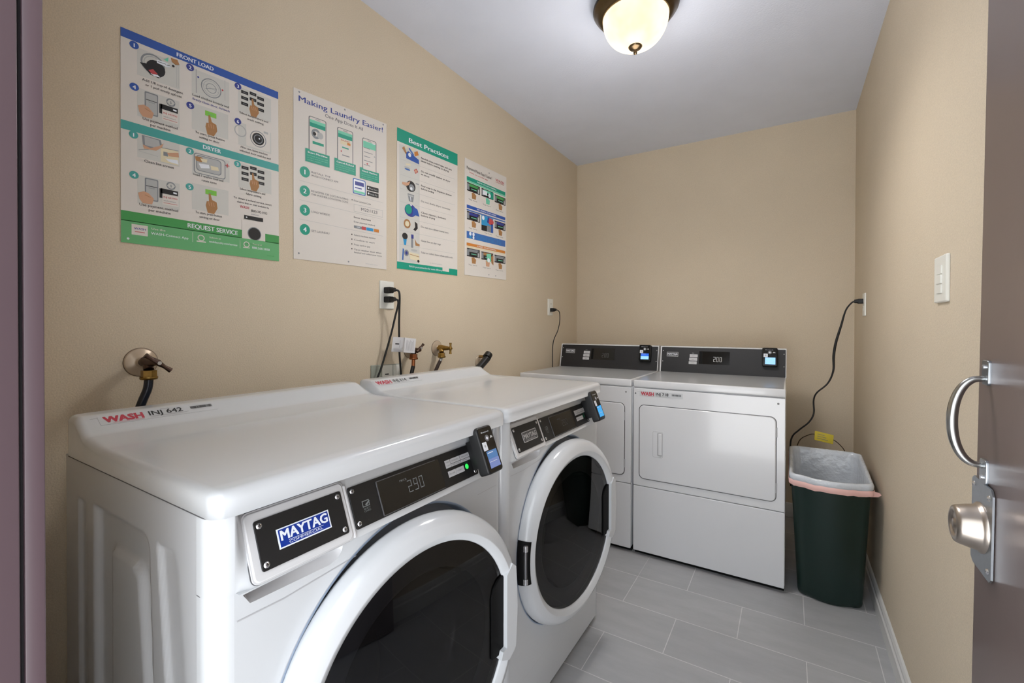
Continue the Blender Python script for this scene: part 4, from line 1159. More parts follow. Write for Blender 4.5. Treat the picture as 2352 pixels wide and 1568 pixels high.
p.rr(0.600, 0.700, 0.245, 0.262, 0.003, 'p_grey', 3); p.r(0.690, 0.740, 0.243, 0.265, 'p_red', 4); p.r(0.745, 0.830, 0.244, 0.264, 'p_sky', 4); p.r(0.840, 0.900, 0.244, 0.264, 'p_orange', 4); p.text('VISA', 0.65, 0.249, 0.010, 'badge_white', 5, align='c')
for i, tt in enumerate(('Select machine number', 'Confirm to start', 'Press card to pay', 'Open washer door when')):
    v = 0.201 - i * 0.031
    p.c(0.577, v, 0.006, 'ink_black', 2); p.text(tt, 0.602, v - 0.006, 0.011, 'ink_grey', 2, w=(0.26, 0.245, 0.19, 0.33)[i])
p.text('finished and collect your items', 0.602, 0.083, 0.010, 'ink_grey', 2, w=0.335)
for u in (0.735,): p.text('WASH laundry systems', u, 0.020, 0.006, 'p_lgrey', 2, w=0.15)
for (u, v) in ((0.05, 0.985), (0.50, 0.985), (0.955, 0.985), (0.045, 0.035), (0.54, 0.022)): p.c(u, v, 0.008, 'p_grey', 3)
p.build('white poster headed with blue lettering, three phone pictures and numbered green circles', GP)

# poster 3 ---------------------------------------------------------
p = Poster([(1.131, 1.442), (1.541, 1.451), (1.541, 2.069), (1.131, 2.049)])
p.r(0, 1, 0.905, 1, 'p_jade'); p.r(0, 1, 0, 0.050, 'p_jade')
p.text('Best Practices', 0.172, 0.928, 0.034, 'badge_white', 3, w=0.650, bold=0.03)
p.r(0.03, 0.335, 0.055, 0.890, 'p_pic', 1)
p.text('WASH yourconnection for more efficiency', 0.17, 0.020, 0.014, 'badge_white', 3, w=0.545)
# picture column
p.poly([(0.130, 0.845), (0.160, 0.862), (0.320, 0.828), (0.325, 0.795), (0.130, 0.805)], 'p_blue', 3); p.poly([(0.165, 0.880), (0.180, 0.890), (0.250, 0.850), (0.235, 0.842)], 'p_medblue', 4); p.c(0.180, 0.838, 0.022, 'badge_white', 5)
p.poly([(0.07, 0.868), (0.10, 0.885), (0.14, 0.842), (0.12, 0.835)], 'p_tan', 3); p.poly([(0.25, 0.872), (0.30, 0.890), (0.32, 0.862), (0.26, 0.842)], 'p_orange', 3); p.poly([(0.19, 0.888), (0.26, 0.900), (0.26, 0.882), (0.20, 0.874)], 'p_cream', 3); p.c(0.13, 0.886, 0.018, 'p_cream', 3)
p.c(0.145, 0.738, 0.045, 'p_lgrey', 3, ry=0.008); p.c(0.148, 0.727, 0.042, 'p_medblue', 4, ry=0.006); p.poly([(0.245, 0.740), (0.285, 0.756), (0.310, 0.735), (0.270, 0.716)], 'p_red', 3); p.c(0.276, 0.736, 0.016, 'p_skin', 4); p.poly([(0.12, 0.765), (0.19, 0.775), (0.20, 0.762), (0.13, 0.755)], 'p_cream', 3)
p.c(0.200, 0.612, 0.070, 'p_dark', 3, ry=0.040); p.c(0.212, 0.604, 0.040, 'p_grey', 4, ry=0.024); p.c(0.205, 0.596, 0.018, 'badge_white', 5); p.poly([(0.07, 0.625), (0.14, 0.630), (0.19, 0.648), (0.17, 0.618), (0.13, 0.605), (0.07, 0.608)], 'p_skin', 6); p.r(0.275, 0.32, 0.640, 0.648, 'p_grey', 3); p.r(0.325, 0.330, 0.52, 0.640, 'p_lgrey', 2)
p.poly([(0.150, 0.555), (0.250, 0.555), (0.232, 0.500), (0.172, 0.500)], 'p_grey', 3); p.poly([(0.160, 0.548), (0.240, 0.548), (0.236, 0.536), (0.164, 0.536)], 'p_lgrey', 4); p.line(0.19, 0.535, 0.20, 0.505, 0.008, 'badge_white', 4)
p.c(0.195, 0.435, 0.088, 'p_navy', 3, ry=0.046); p.c(0.165, 0.440, 0.050, 'p_jade', 4, ry=0.034); p.poly([(0.24, 0.470), (0.30, 0.455), (0.33, 0.405), (0.27, 0.410), (0.22, 0.395)], 'p_blue', 5); p.poly([(0.18, 0.48), (0.22, 0.478), (0.20, 0.466)], 'badge_white', 5)
p.ring(0.145, 0.333, 0.030, 0.050, 'p_tan', 3); p.c(0.145, 0.333, 0.032, 'p_cream', 3); p.poly([(0.26, 0.362), (0.30, 0.350), (0.305, 0.315), (0.27, 0.292), (0.235, 0.300), (0.265, 0.320)], 'p_dark', 3)
p.c(0.112, 0.240, 0.040, 'p_dark', 3, ry=0.024); p.poly([(0.085, 0.225), (0.14, 0.225), (0.13, 0.175), (0.10, 0.175)], 'p_sky', 2); p.r(0.205, 0.235, 0.165, 0.262, 'p_grey', 3); p.r(0.205, 0.240, 0.232, 0.262, 'p_navy', 4); p.poly([(0.26, 0.235), (0.29, 0.205), (0.335, 0.200), (0.335, 0.185), (0.27, 0.185)], 'p_tan', 3)
p.poly([(0.07, 0.065), (0.09, 0.065), (0.10, 0.145), (0.08, 0.150)], 'p_medblue', 3); p.c(0.135, 0.120, 0.035, 'p_grey', 3, ry=0.024); p.c(0.135, 0.120, 0.018, 'p_navy', 4, ry=0.013); p.poly([(0.17, 0.130), (0.32, 0.125), (0.34, 0.070), (0.19, 0.080)], 'p_cream', 3); p.line(0.18, 0.115, 0.33, 0.105, 0.006, 'p_tan', 4); p.c(0.315, 0.072, 0.018, 'p_dark', 4, ry=0.010); p.c(0.25, 0.148, 0.05, 'p_lgrey', 3, ry=0.008)
for v, t1, t2, w1, w2 in ((0.851, 'Read & obey posted signs and care', 'labels before washing or drying', 0.53, 0.47), (0.751, 'Do not overfill washer or dryer', 'at once', 0.50, 0.13), (0.643, 'Pour soap in the dispenser drawer', 'before loading', 0.53, 0.21), (0.527, 'Do not shake dryer contents', '', 0.50, 0),
                          (0.442, 'Close zippers, buttons', 'before drying', 0.42, 0.23), (0.335, 'Do not use rubber items here', '', 0.47, 0), (0.230, 'Clean lint or dry rags', '', 0.33, 0), (0.142, 'Take or collect items when cycle ends', '', 0.55, 0)):
    p.text(t1, 0.358, v - 0.006, 0.0135, 'ink_black' if t2 else 'ink_grey', 3, w=w1, bold=0.012)
    if t2: p.text(t2, 0.358, v - 0.028, 0.0135, 'ink_black', 3, w=w2, bold=0.012)
for v in (0.785, 0.675, 0.575, 0.482, 0.372, 0.276, 0.175): p.line(0.04, v, 0.95, v, 0.002, 'p_lgrey', 2)
p.r(0.718, 0.838, 0.022, 0.098, 'paper', 4)
p.text('for the best guidance', 0.50, 0.068, 0.010, 'p_lgrey', 3, w=0.21)
p.build('tall poster with a green heading band and a column of small pictures', GP)

# poster 4 ---------------------------------------------------------
p = Poster([(1.6, 1.462), (2.0, 1.471), (2.0, 2.083), (1.6, 2.072)])
p.text('Payment Made Easy / Easier!', 0.042, 0.912, 0.026, 'p_dark', 3, w=0.575, bold=0.01)
p.text('How to use the app', 0.10, 0.886, 0.012, 'p_red', 3, w=0.42)
p.text('WASH', 0.710, 0.918, 0.024, 'p_red', 3, w=0.225); p.r(0.71, 0.93, 0.908, 0.911, 'p_red', 3)
def band(v0, v1, m, tx):
    p.r(0.042, 0.972, v0, v1, m, 2); p.text(tx, 0.50, (v0 + v1) / 2 - 0.006, 0.012, 'badge_white', 3, w=0.46, align='c')
band(0.818, 0.850, 'p_jade', 'NEW CUSTOMERS'); p.r(0.042, 0.972, 0.804, 0.817, 'p_mint', 2)
band(0.578, 0.606, 'p_blue', 'RETURNING CUSTOMERS'); p.r(0.042, 0.972, 0.556, 0.568, 'p_medblue', 2)
p.r(0.042, 0.972, 0.320, 0.380, 'p_medblue', 2)
p.c(0.12, 0.362, 0.025, 'badge_white', 3); p.c(0.19, 0.362, 0.025, 'badge_white', 3); p.c(0.12, 0.334, 0.020, 'p_sky', 3); p.c(0.19, 0.334, 0.020, 'badge_white', 3)
for j in range(4): p.text('add money and see your balance on the app', 0.25, 0.364 - j * 0.012, 0.007, 'p_sky', 3, w=0.60)
band(0.255, 0.280, 'p_orange', 'CARD CUSTOMERS'); p.r(0.042, 0.972, 0.240, 0.252, 'p_cream', 2)
def cell(u, v, a, b, c_):
    p.r(u, u + 0.285, v - 0.072, v, a, 2)
    p.r(u + 0.05, u + 0.26, v - 0.030, v - 0.006, b, 3); p.r(u, u + 0.05, v - 0.062, v - 0.010, 'p_grey', 3); p.r(u + 0.235, u + 0.270, v - 0.066, v - 0.012, 'p_lgrey', 3)
    p.poly([(u + 0.10, v - 0.078), (u + 0.15, v - 0.072), (u + 0.20, v - 0.090), (u + 0.19, v - 0.128), (u + 0.11, v - 0.128)], c_, 3)
    p.r(u + 0.09, u + 0.21, v - 0.050, v - 0.044, 'p_mint', 4)
    p.text('Tap here', u + 0.03, v - 0.146, 0.009, 'ink_grey', 3, w=0.19)
cell(0.048, 0.800, 'p_dark', 'p_green', 'p_tan'); cell(0.370, 0.800, 'p_dark', 'p_mint', 'p_mint'); cell(0.690, 0.790, 'p_dark', 'p_green', 'p_tan')
p.r(0.40, 0.50, 0.745, 0.785, 'badge_white', 5); p.r(0.58, 0.66, 0.730, 0.795, 'p_jade', 5); p.c(0.56, 0.755, 0.030, 'badge_white', 6)
cell(0.048, 0.552, 'p_dark', 'p_navy', 'p_tan'); cell(0.690, 0.545, 'p_dark', 'p_navy', 'p_tan')
p.r(0.370, 0.655, 0.420, 0.555, 'p_sky', 2); p.c(0.59, 0.520, 0.075, 'p_red', 4, ry=0.030); p.r(0.370, 0.50, 0.420, 0.470, 'p_dark', 3); p.r(0.50, 0.62, 0.420, 0.478, 'p_grey', 3); p.poly([(0.52, 0.555), (0.56, 0.555), (0.54, 0.500), (0.50, 0.505)], 'p_navy', 5); p.c(0.41, 0.535, 0.03, 'badge_white', 5); p.r(0.60, 0.65, 0.42, 0.50, 'p_blue', 4)
p.text('Tap to pay', 0.44, 0.400, 0.009, 'ink_grey', 3, w=0.18)
cell(0.048, 0.235, 'p_dark', 'p_grey', 'p_tan'); cell(0.370, 0.230, 'p_dark', 'p_tan', 'p_skin'); cell(0.690, 0.225, 'p_dark', 'p_grey', 'p_tan')
p.poly([(0.49, 0.215), (0.60, 0.225), (0.60, 0.150), (0.50, 0.145)], 'p_mint', 6); p.c(0.54, 0.160, 0.03, 'badge_white', 7); p.poly([(0.60, 0.20), (0.66, 0.21), (0.66, 0.12), (0.61, 0.14)], 'p_tan', 5)
for (u, v) in ((0.55, 0.962), (0.55, 0.028), (0.72, 0.026)): p.c(u, v, 0.010, 'p_grey', 3)
p.build('smallest-looking white poster nearest the dryers, with green, blue and orange bands', GP)

# ------------------------------------------------------------------ sockets, switch, cords
def outlet(M, label, variant='duplex'):
    o = M.translation.copy()
    t = thing('wall_socket', tuple(o), label, 'wall socket', 'wall sockets')
    p = MB()
    p.rslab(-0.038, 0.038, -0.0585, 0.0585, 0.004, 0, 0.006, 'plate_white', M, 0.0035)
    po = p.build('cover_plate', t)
    r = MB()
    for s_ in (-1, 1):
        r.slab(rrect(-0.017, 0.017, s_ * 0.0195 - 0.0145, s_ * 0.0195 + 0.0145, 0.009), 0.005, 0.0072, 'plate_white', M)
        for a in (-0.006, 0.006): r.slab(rect(a - 0.001, a + 0.001, s_ * 0.0195, s_ * 0.0195 + 0.008), 0.005, 0.0075, 'seam', M)
    r.build('receptacle', t)
    return t
Lf = lambda y, z: frame((0.0005, y, z), (0, 1, 0), (0, 0, 1), (1, 0, 0))
Rt = lambda y, z: frame((W - 0.0005, y, z), (0, -1, 0), (0, 0, 1), (-1, 0, 0))
outlet(Lf(1.073, 1.323), 'white wall socket below the posters with two black plugs in it')
outlet(Lf(2.577, 1.331), 'white wall socket on the poster wall above the corner dryer')
outlet(Rt(2.620, 1.309), 'white wall socket on the right-hand wall above the bin')

def cord(name_label, plug_M, plug_len, pts, r=0.0042, m='black_rubber', group='black power cords'):
    o = plug_M.translation
    t = thing('power_cord', tuple(o), name_label, 'power cord', group)
    p = MB()
    p.rslab(-0.014, 0.014, -0.0125, 0.0125, 0.005, 0.0, plug_len * 0.6, 'black_rubber', plug_M, 0.002)
    p.tube([(0, 0, plug_len * 0.55), (0, 0, plug_len)], [0.0115, 0.0085], 'black_rubber', plug_M, 12, spline=False)
    p.build('plug', t)
    c = MB(); c.tube([plug_M @ V((0, 0, plug_len - 0.003))] + [V(q) for q in pts], r, m, None, 10); c.build('cable', t)
tl = frame((0.0085, 1.066, 1.3425), (0, 0.999, 0), (0, 0, 1), (1, 0.0, 0)); tl2 = frame((0.0085, 1.066, 1.3035), (0, 1, 0), (0, 0, 1), (1, 0, 0))
cord('black cord from the upper plug under the posters, hanging almost straight down', tl, 0.050,
     [(0.064, 1.081, 1.338), (0.066, 1.085, 1.315), (0.052, 1.097, 1.262), (0.042, 1.105, 1.190), (0.032, 1.116, 1.10), (0.026, 1.127, 1.03), (0.03, 1.135, 0.94), (0.06, 1.14, 0.80)])
cord('black cord from the lower plug under the posters, slanting away to the near washer', tl2, 0.050,
     [(0.062, 1.078, 1.300), (0.062, 1.080, 1.280), (0.050, 1.075, 1.230), (0.040, 1.066, 1.17), (0.032, 1.048, 1.10), (0.026, 1.022, 1.02), (0.026, 0.995, 0.96), (0.05, 0.96, 0.86)])
cord('black cord hanging from the socket above the corner dryer', frame((0.0085, 2.577, 1.312), (0, 1, 0), (0, 0, 1), (1, 0, 0)), 0.040,
     [(0.055, 2.590, 1.309), (0.060, 2.610, 1.290), (0.055, 2.622, 1.23), (0.048, 2.605, 1.165), (0.036, 2.575, 1.11), (0.030, 2.564, 1.06), (0.026, 2.568, 1.00), (0.024, 2.572, 0.93), (0.024, 2.575, 0.70)], 0.003)
cord('black cord drooping from the right-hand wall socket down behind the bin', frame((W - 0.0085, 2.62, 1.3265), (0, -1, 0), (0, 0, 1), (-1, 0, 0)), 0.036,
     [(1.722, 2.625, 1.318), (1.700, 2.640, 1.280), (1.682, 2.655, 1.200), (1.662, 2.665, 1.115), (1.653, 2.675, 1.040), (1.652, 2.68, 0.960), (1.628, 2.685, 0.890), (1.580, 2.69, 0.835), (1.566, 2.70, 0.790),
      (1.567, 2.70, 0.720), (1.545, 2.70, 0.668), (1.500, 2.70, 0.620), (1.466, 2.70, 0.575), (1.458, 2.70, 0.50), (1.462, 2.70, 0.30)], [0.004] * 3 + [0.0055, 0.0065, 0.0065, 0.005] + [0.0042] * 9)

# light switch
t = thing('light_switch', (W, 1.268, 1.312), 'white triple rocker light switch plate by the open door', 'light switch')
M = Rt(1.268, 1.313)
p = MB(); p.rslab(-0.052, 0.052, -0.0585, 0.0585, 0.004, 0, 0.007, 'plate_white', M, 0.0035); p.build('cover_plate', t)
for i in range(3):
    r = MB(); r.rslab(-0.020, 0.020, 0.012 - i * 0.024, 0.034 - i * 0.024, 0.002, 0.006, 0.0095 + 0.001 * (i % 2), 'plate_white', M, 0.001); r.build('rocker', t)

# ------------------------------------------------------------------ water valves and hoses behind the washers
def tap(y, z, out, nut, hub, bar, body, label, flange_r=0.035, bar_m=None, nut_m='brass', wf='flange'):
    """wall stop valve: escutcheon, body standing `out` off the wall, outlet nut below, handle bar on the hub"""
    t = thing('water_valve', (0, y, z), label, 'water valve', 'wall water valves')
    F = frame((0.0004, y, z), (0, 1, 0), (0, 0, 1), (1, 0, 0))
    f = MB(); f.lathe([(flange_r + 0.0014, 0.0), (flange_r + 0.0014, 0.0012), (flange_r, 0.0016)], 'flange_rim', F, 40); f.lathe([(flange_r, 0.0), (flange_r, 0.002), (flange_r * 0.92, 0.004), (flange_r * 0.45, 0.008), (0.012, 0.010), (0.011, 0.014), (0.0001, 0.014)], wf, F, 40); f.build('escutcheon', t)
    b = MB()
    c = V((out, y + (nut[1] - y) * 0.6, z + 0.004))
    b.tube([(0.008, y, z), tuple(c)], [0.010, 0.0115], body, None, 14, spline=False)
    b.tube([tuple(c + V((-0.012, 0, 0))), tuple(c), V(hub) * 0.7 + c * 0.3, V(hub)], [0.013, 0.0145, 0.0095, 0.0065], body, None, 14, spline=False)
    b.tube([tuple(c), (nut[0], nut[1], nut[2] + 0.008)], [0.011, 0.011], body, None, 14, spline=False)
    b.build('valve_body', t)
    n = MB()
    NM = frame(nut, (1, 0, 0), (0, 1, 0), (0, 0, 1))
    n.slab(circ(0, 0, 0.0165, 6), -0.010, 0.006, nut_m, NM)
    n.lathe([(0.0185, -0.010), (0.0190, -0.013), (0.0175, -0.017), (0.0001, -0.017)], nut_m, NM, 24)
    n.build('hose_nut', t, 'brass hose nut')
    h = MB()
    a, bb = V(bar[0]), V(bar[1]); mid = (a + bb) / 2
    h.tube([tuple(a), tuple(a.lerp(mid, .5)), tuple(mid), tuple(bb.lerp(mid, .5)), tuple(bb)], [0.0065, 0.0045, 0.0072, 0.0045, 0.0065], bar_m or body, None, 12)
    h.cyl(0.0045, -0.002, 0.009, 'screw_metal' if bar_m == 'old_bronze' else body, frame(tuple(mid), (0, 1, 0), (0, 0, 1), (1, 0, 0)), 14)
    h.build('handle', t)
    return t
tap(0.240, 1.096, 0.050, (0.062, 0.236, 1.072), (0.108, 0.240, 1.100), ((0.108, 0.213, 1.119), (0.112, 0.264, 1.078)), 'old_bronze',
    'bronze water valve above the near washer, apart from the others', 0.036, 'old_bronze')
tap(1.205, 1.082, 0.050, (0.062, 1.170, 1.066), (0.092, 1.180, 1.090), ((0.092, 1.160, 1.083), (0.092, 1.198, 1.114)), 'old_bronze',
    'water valve half hidden behind a white paper card', 0.030, 'old_bronze', 'copper')
tap(1.388, 1.087, 0.040, (0.052, 1.364, 1.062), (0.092, 1.379, 1.089), ((0.093, 1.379, 1.063), (0.093, 1.379, 1.115)), 'brass',
    'brass water valve with a T handle and round wall plate', 0.036, 'brass')
def hose(pts, r, m, label, ferrule=None):
    o = MB(); o.tube(pts, r, m, None, 14)
    if ferrule: o.tube(ferrule[0], ferrule[1], ferrule[2], None, 14, spline=False)
    ob = o.build('water_hose'); tag(ob, label, 'hose', 'washer water hoses')
hose([(0.062, 0.236, 1.054), (0.062, 0.233, 1.030), (0.060, 0.223, 1.0), (0.060, 0.214, 0.965), (0.070, 0.205, 0.88), (0.085, 0.21, 0.70), (0.09, 0.25, 0.40), (0.10, 0.30, 0.012)], 0.0098, 'hose_blue', 'dark blue hose hanging from the bronze valve at the near washer')
hose([(0.062, 1.168, 1.020), (0.062, 1.160, 0.995), (0.062, 1.152, 0.960), (0.07, 1.14, 0.86), (0.08, 1.12, 0.50), (0.09, 1.10, 0.011)], 0.0085, 'hose_black', 'black hose under the valve with the white card', ([(0.062, 1.170, 1.050), (0.062, 1.168, 1.020)], 0.0078, 'copper'))
hose([(0.054, 1.350, 1.030), (0.054, 1.332, 1.005), (0.054, 1.312, 0.970), (0.06, 1.28, 0.88), (0.08, 1.22, 0.50), (0.09, 1.20, 0.011)], 0.0082, 'hose_brown', 'dark brown hose slanting down from the brass T-handle valve', ([(0.052, 1.362, 1.046), (0.054, 1.350, 1.028)], 0.0076, 'galvanised'))
# drain hose hooked on its own small wall plate
t = thing('drain_hose', (0, 1.735, 1.03), 'thick black drain hose leaning out of a round wall plate at the far washer', 'drain hose')
F = frame((0.0004, 1.735, 0.998), (0, 1, 0), (0, 0, 1), (1, 0, 0))
f = MB(); f.lathe([(0.040, 0.0), (0.040, 0.002), (0.030, 0.004), (0.0001, 0.005)], 'flange', F, 32); f.build('wall_plate', t)
h = MB(); h.tube([(0.0, 1.735, 1.028), (0.03, 1.720, 1.030), (0.060, 1.712, 1.030)], 0.008, 'brass', None, 12); h.build('hook', t, 'brass hook')
d = MB()
d.tube([(0.080, 1.705, 1.038), (0.080, 1.690, 1.022), (0.080, 1.640, 0.990), (0.080, 1.580, 0.950), (0.085, 1.53, 0.87)], [0.020, 0.0195, 0.0185, 0.0185, 0.0185], 'hose_black', None, 18)
d.tube([(0.080, 1.712, 1.046), (0.080, 1.690, 1.028)], [0.021, 0.0225], 'hose_black', None, 18)
d.build('hose', t)

# paper cards and plate by the valves
def card(M, w, h, d, label, lines, mark):
    o = MB(); o.rslab(0, w, 0, h, 0.002, 0, d, 'label_white', M, min(0.0008, d * 0.4))
    if lines:
        for i in range(7): o.text('IMPORTANT CARE NOTICE', w * (0.15 + 0.105 * i), h * 0.12, h * 0.06, 'ink_light', M @ Matrix.Translation((0, 0, 0)), d + 0.0003, w=h * 0.0001) if False else o.poly(rect(w * (0.16 + 0.10 * i), w * (0.20 + 0.10 * i), h * 0.14, h * (0.86 - 0.05 * (i % 3))), 'ink_light', M, d + 0.0003)
    if mark: o.poly(rect(w * 0.25, w * 0.62, h * 0.50, h * 0.58), 'ink_black', M, d + 0.0003); o.poly(rect(w * 0.66, w * 0.70, h * 0.3, h * 0.8), 'ink_light', M, d + 0.0003)
    return tag(o.build('paper_card'), label, 'card', 'white cards by the valves')
card(frame((0.046, 1.058, 1.087), (0, 1, -0.07), (0, 0.16, 1), (1, 0, 0)), 0.060, 0.062, 0.0012, 'flat white card hung on the slanting black cord', False, True)
card(frame((0.084, 1.083, 1.084), (0, 1, -0.10), (0, 0.13, 1), (1, 0, 0)), 0.064, 0.062, 0.008, 'white folded card hung over the half hidden valve', True, False)
t = thing('blank_wall_plate', (0, 1.075, 0.99), 'white and grey plate low on the wall behind the washers', 'wall plate')  # plain sectioned wall plate, no outlet behind it
p = MB(); M = frame((0.0004, 0.990, 0.95), (0, 1, -0.02), (0, 0, 1), (1, 0, 0))
p.rslab(0, 0.170, 0, 0.083, 0.003, 0, 0.004, 'plate_grey', M, 0.002); p.build('back_plate', t)
p = MB(); p.rslab(0.055, 0.112, 0.004, 0.080, 0.002, 0.003, 0.007, 'plate_white', M, 0.001); p.poly(rect(0.070, 0.090, 0.040, 0.045), 'ink_black', M, 0.0073); p.build('cover', t)
p = MB(); p.rslab(0.118, 0.164, 0.004, 0.080, 0.002, 0.003, 0.007, 'plate_white', M, 0.001); p.build('cover', t)

# ------------------------------------------------------------------ bin with its bag
def bin_():
    t = thing('trash_bin', (1.60, 2.20, 0), 'dark green plastic bin with a white bag standing between dryer and wall', 'bin')
    # plan outline: bowed front, straight back
    def outline(xl, xr, yf, yb, bow, n=12):
        pts = []
        r = 0.035
        # front from left to right, bowed towards the room
        for i in range(n + 1):
            s_ = i / n; x = xl + r + (xr - xl - 2 * r) * s_
            pts.append((x, yf - bow * (1 - (2 * s_ - 1) ** 2)))
        for k in range(1, 7): a = -pi / 2 + pi / 2 * k / 6; pts.append((xr - r + r * cos(a), yf + r + r * sin(a)))
        for k in range(0, 7): a = pi / 2 * k / 6; pts.append((xr - r + r * cos(a), yb - r + r * sin(a)))
        for k in range(0, 7): a = pi / 2 + pi / 2 * k / 6; pts.append((xl + r + r * cos(a), yb - r + r * sin(a)))
        for k in range(0, 6): a = pi + pi / 2 * k / 6; pts.append((xl + r + r * cos(a), yf + r + r * sin(a)))
        return pts
    def ring(z, dz=lambda p: 0, **kw):
        f = z / 0.56
        o = outline(1.488 - 0.030 * f + kw.get('g', 0) * -1, 1.722 + 0.018 * f + kw.get('g', 0), 2.106 - 0.082 * f - kw.get('g', 0), 2.385 + 0.035 * f + kw.get('g', 0), 0.022 + 0.012 * f)
        return [(a, b, z + dz((a, b))) for a, b in o]
    b = MB()
    zs = [0.0, 0.006, 0.02, 0.10, 0.20, 0.30, 0.40, 0.50, 0.545]
    rows = [ring(0.0, g=-0.008), ring(0.006, g=-0.002)] + [ring(z) for z in zs[2:]]
    n = len(rows[0])
    vs = [q for r_ in rows for q in r_]
    b.add(vs, [(i * n + k, i * n + (k + 1) % n, (i + 1) * n + (k + 1) % n, (i + 1) * n + k) for i in range(len(rows) - 1) for k in range(n)], 'bin_green', None, True)
    b.add(rows[0], [tuple(range(n))[::-1]], 'bin_green')
    b.build('bin_body', t, 'dark green bin body')
    rnd = random.Random(3)
    rise = lambda p_: 0.035 * sm((p_[1] - 2.0) / 0.40)
    wob = [rnd.uniform(-1, 1) for _ in range(n)]
    def wring(z, g, w, dzf=rise):
        o = ring(min(z, 0.545), g=g)
        return [(a + w * wob[k] * 0.6, b_ + w * wob[(k * 3) % n], z + (dzf((a, b_)) if z > 0.5 else 0.0) + w * wob[(k * 7) % n]) for k, (a, b_, c_) in enumerate(o)]
    l = MB()
    rows = [wring(0.520, 0.005, 0.0012), wring(0.536, 0.0075, 0.0012), wring(0.548, 0.0075, 0.001), wring(0.556, 0.004, 0.001), wring(0.558, -0.001, 0.001), wring(0.553, -0.0065, 0.001), wring(0.535, -0.010, 0.002), wring(0.47, -0.016, 0.005), wring(0.38, -0.022, 0.006), wring(0.28, -0.030, 0.008), wring(0.20, -0.045, 0.008)]
    vs = [q for r_ in rows for q in r_]
    l.add(vs, [(i * n + k, i * n + (k + 1) % n, (i + 1) * n + (k + 1) % n, (i + 1) * n + k) for i in range(len(rows) - 1) for k in range(n)], 'bin_bag', None, True)
    l.add(rows[-1], [tuple(range(n))], 'bin_bag')
    lo = l.build('bin_bag', t, 'white plastic bag folded over the rim')
    s = MB()
    rows = [wring(0.5075, 0.008, 0.0022), wring(0.512, 0.0105, 0.0020), wring(0.528, 0.0105, 0.0016), wring(0.533, 0.0085, 0.0015)]
    vs = [q for r_ in rows for q in r_]
    s.add(vs, [(i * n + k, i * n + (k + 1) % n, (i + 1) * n + (k + 1) % n, (i + 1) * n + k) for i in range(3) for k in range(n)], 'bag_pink', None, True)
    s.add([(1.735, 2.030, 0.532), (1.762, 2.040, 0.528), (1.768, 2.036, 0.520), (1.760, 2.046, 0.508), (1.738, 2.040, 0.506)], [(0, 1, 2, 3, 4)], 'bag_pink')
    s.build('drawstring', lo, 'pink drawstring band')
bin_()

# thin wire with a yellow tag behind the bin
t = thing('tagged_wire', (1.60, 2.62, 0.55), 'thin wire loop with a yellow tag rising behind the bin', 'wire')
w = MB(); w.tube([(1.480, 2.62, 0.36), (1.482, 2.625, 0.50), (1.500, 2.63, 0.575), (1.535, 2.61, 0.612), (1.570, 2.60, 0.625), (1.640, 2.60, 0.610), (1.680, 2.60, 0.580), (1.700, 2.605, 0.540), (1.705, 2.61, 0.45)], 0.0024, 'wire_grey', None, 8); w.build('wire', t)
y = MB(); M = frame((1.566, 2.597, 0.596), (1, 0, -0.16), (0.05, 0, 1), (0, -1, 0))
y.rslab(0, 0.083, 0, 0.048, 0.003, 0, 0.0025, 'tag_yellow', M, 0.001)
for i in range(3): y.poly(rect(0.012, 0.060 - i * 0.008, 0.012 + i * 0.011, 0.0145 + i * 0.011), 'tag_dark' if 'tag_dark' in MATS else 'ink_grey', M, 0.0028)
y.build('tag', t, 'yellow tag')

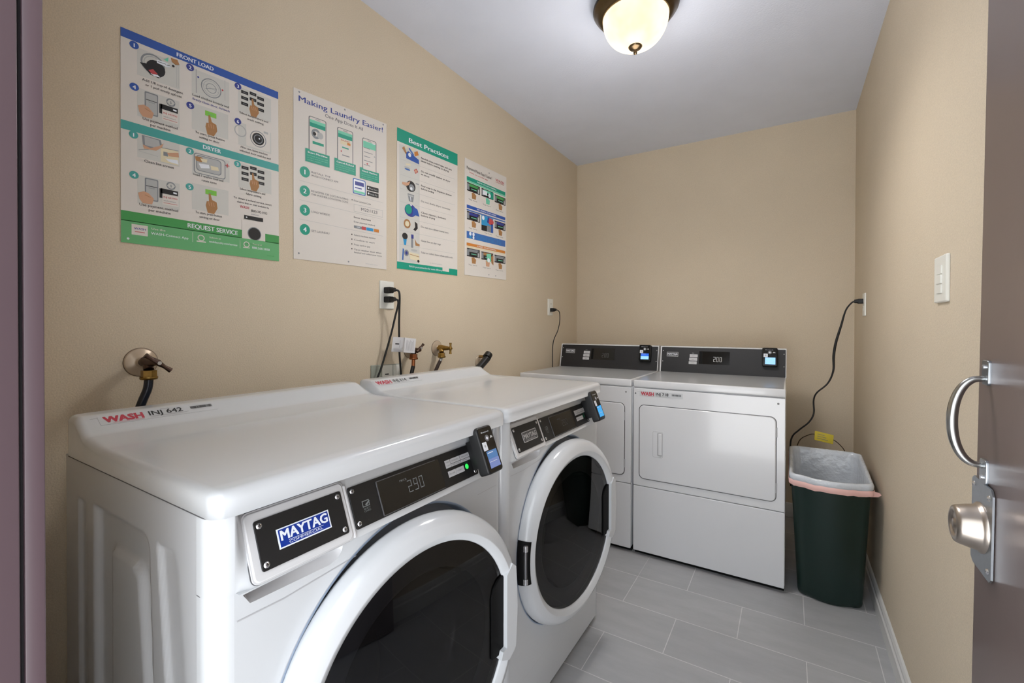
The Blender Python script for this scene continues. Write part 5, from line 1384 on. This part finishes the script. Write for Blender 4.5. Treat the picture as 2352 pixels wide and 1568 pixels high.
# ------------------------------------------------------------------ camera
cam = bpy.data.cameras.new('camera'); co = bpy.data.objects.new('camera', cam); COL.objects.link(co)
f, yaw, pitch, roll = 1023.4793, 0.5477, 0.0075, -0.0025
cam.sensor_width = 36.0; cam.sensor_fit = 'HORIZONTAL'; cam.lens = f / 2352 * 36
cam.shift_x = -11.9079 / 2352; cam.shift_y = -25.4721 / 2352
cam.clip_start = 0.02
fwd = V((-sin(yaw) * cos(pitch), cos(yaw) * cos(pitch), -sin(pitch)))
r0 = V((cos(yaw), sin(yaw), 0)); u0 = r0.cross(fwd)
right = r0 * cos(roll) - u0 * sin(roll) * 1.0
up = r0 * sin(roll) + u0 * cos(roll)
co.matrix_world = Matrix(((right.x, up.x, -fwd.x, 1.4478), (right.y, up.y, -fwd.y, -0.2419), (right.z, up.z, -fwd.z, 1.19), (0, 0, 0, 1)))
bpy.context.scene.camera = co

# ------------------------------------------------------------------ light
wd = bpy.data.worlds.new('world'); bpy.context.scene.world = wd; wd.use_nodes = True
nt = wd.node_tree; bg = nt.nodes['Background']
bg.inputs['Color'].default_value = (0.90, 0.95, 1.0, 1)
bg.inputs['Strength'].default_value = 2.75
sun = bpy.data.lights.new('sun', 'SUN'); so = bpy.data.objects.new('sun', sun); COL.objects.link(so)
sun.energy = 42.0; sun.angle = 0.02; sun.color = (0.97, 0.98, 1.0)
so.rotation_euler = V((0.55, 0.12, 1.0)).to_track_quat('Z', 'Y').to_euler()
bl = bpy.data.lights.new('added_lamp_point', 'POINT'); bo = bpy.data.objects.new('added_lamp_point', bl); COL.objects.link(bo)  # unseen point light added below the glass dome to help the ceiling lamp
bl.energy = 4.3; bl.shadow_soft_size = 0.13; bl.color = (1.0, 0.965, 0.94); bo.location = (0.935, 1.508, 2.13)
s2 = bpy.data.lights.new('added_lamp_spot', 'SPOT'); so2 = bpy.data.objects.new('added_lamp_spot', s2); COL.objects.link(so2)  # unseen wide spot added under the dome, brightens the room below the ceiling
s2.energy = 27.5; s2.spot_size = 2.95; s2.spot_blend = 0.8; s2.shadow_soft_size = 0.12; s2.color = bl.color; so2.location = (0.935, 1.508, 2.24)

sc = bpy.context.scene
sc.view_settings.view_transform = 'Standard'; sc.view_settings.look = 'None'
sc.view_settings.exposure = 0.28; sc.view_settings.gamma = 1.0
sc.view_settings.use_curve_mapping = False
sc.cycles.max_bounces = 10; sc.cycles.diffuse_bounces = 6; sc.cycles.glossy_bounces = 5
sc.cycles.sample_clamp_indirect = 8.0
sc.cycles.caustics_reflective = False; sc.cycles.caustics_refractive = False
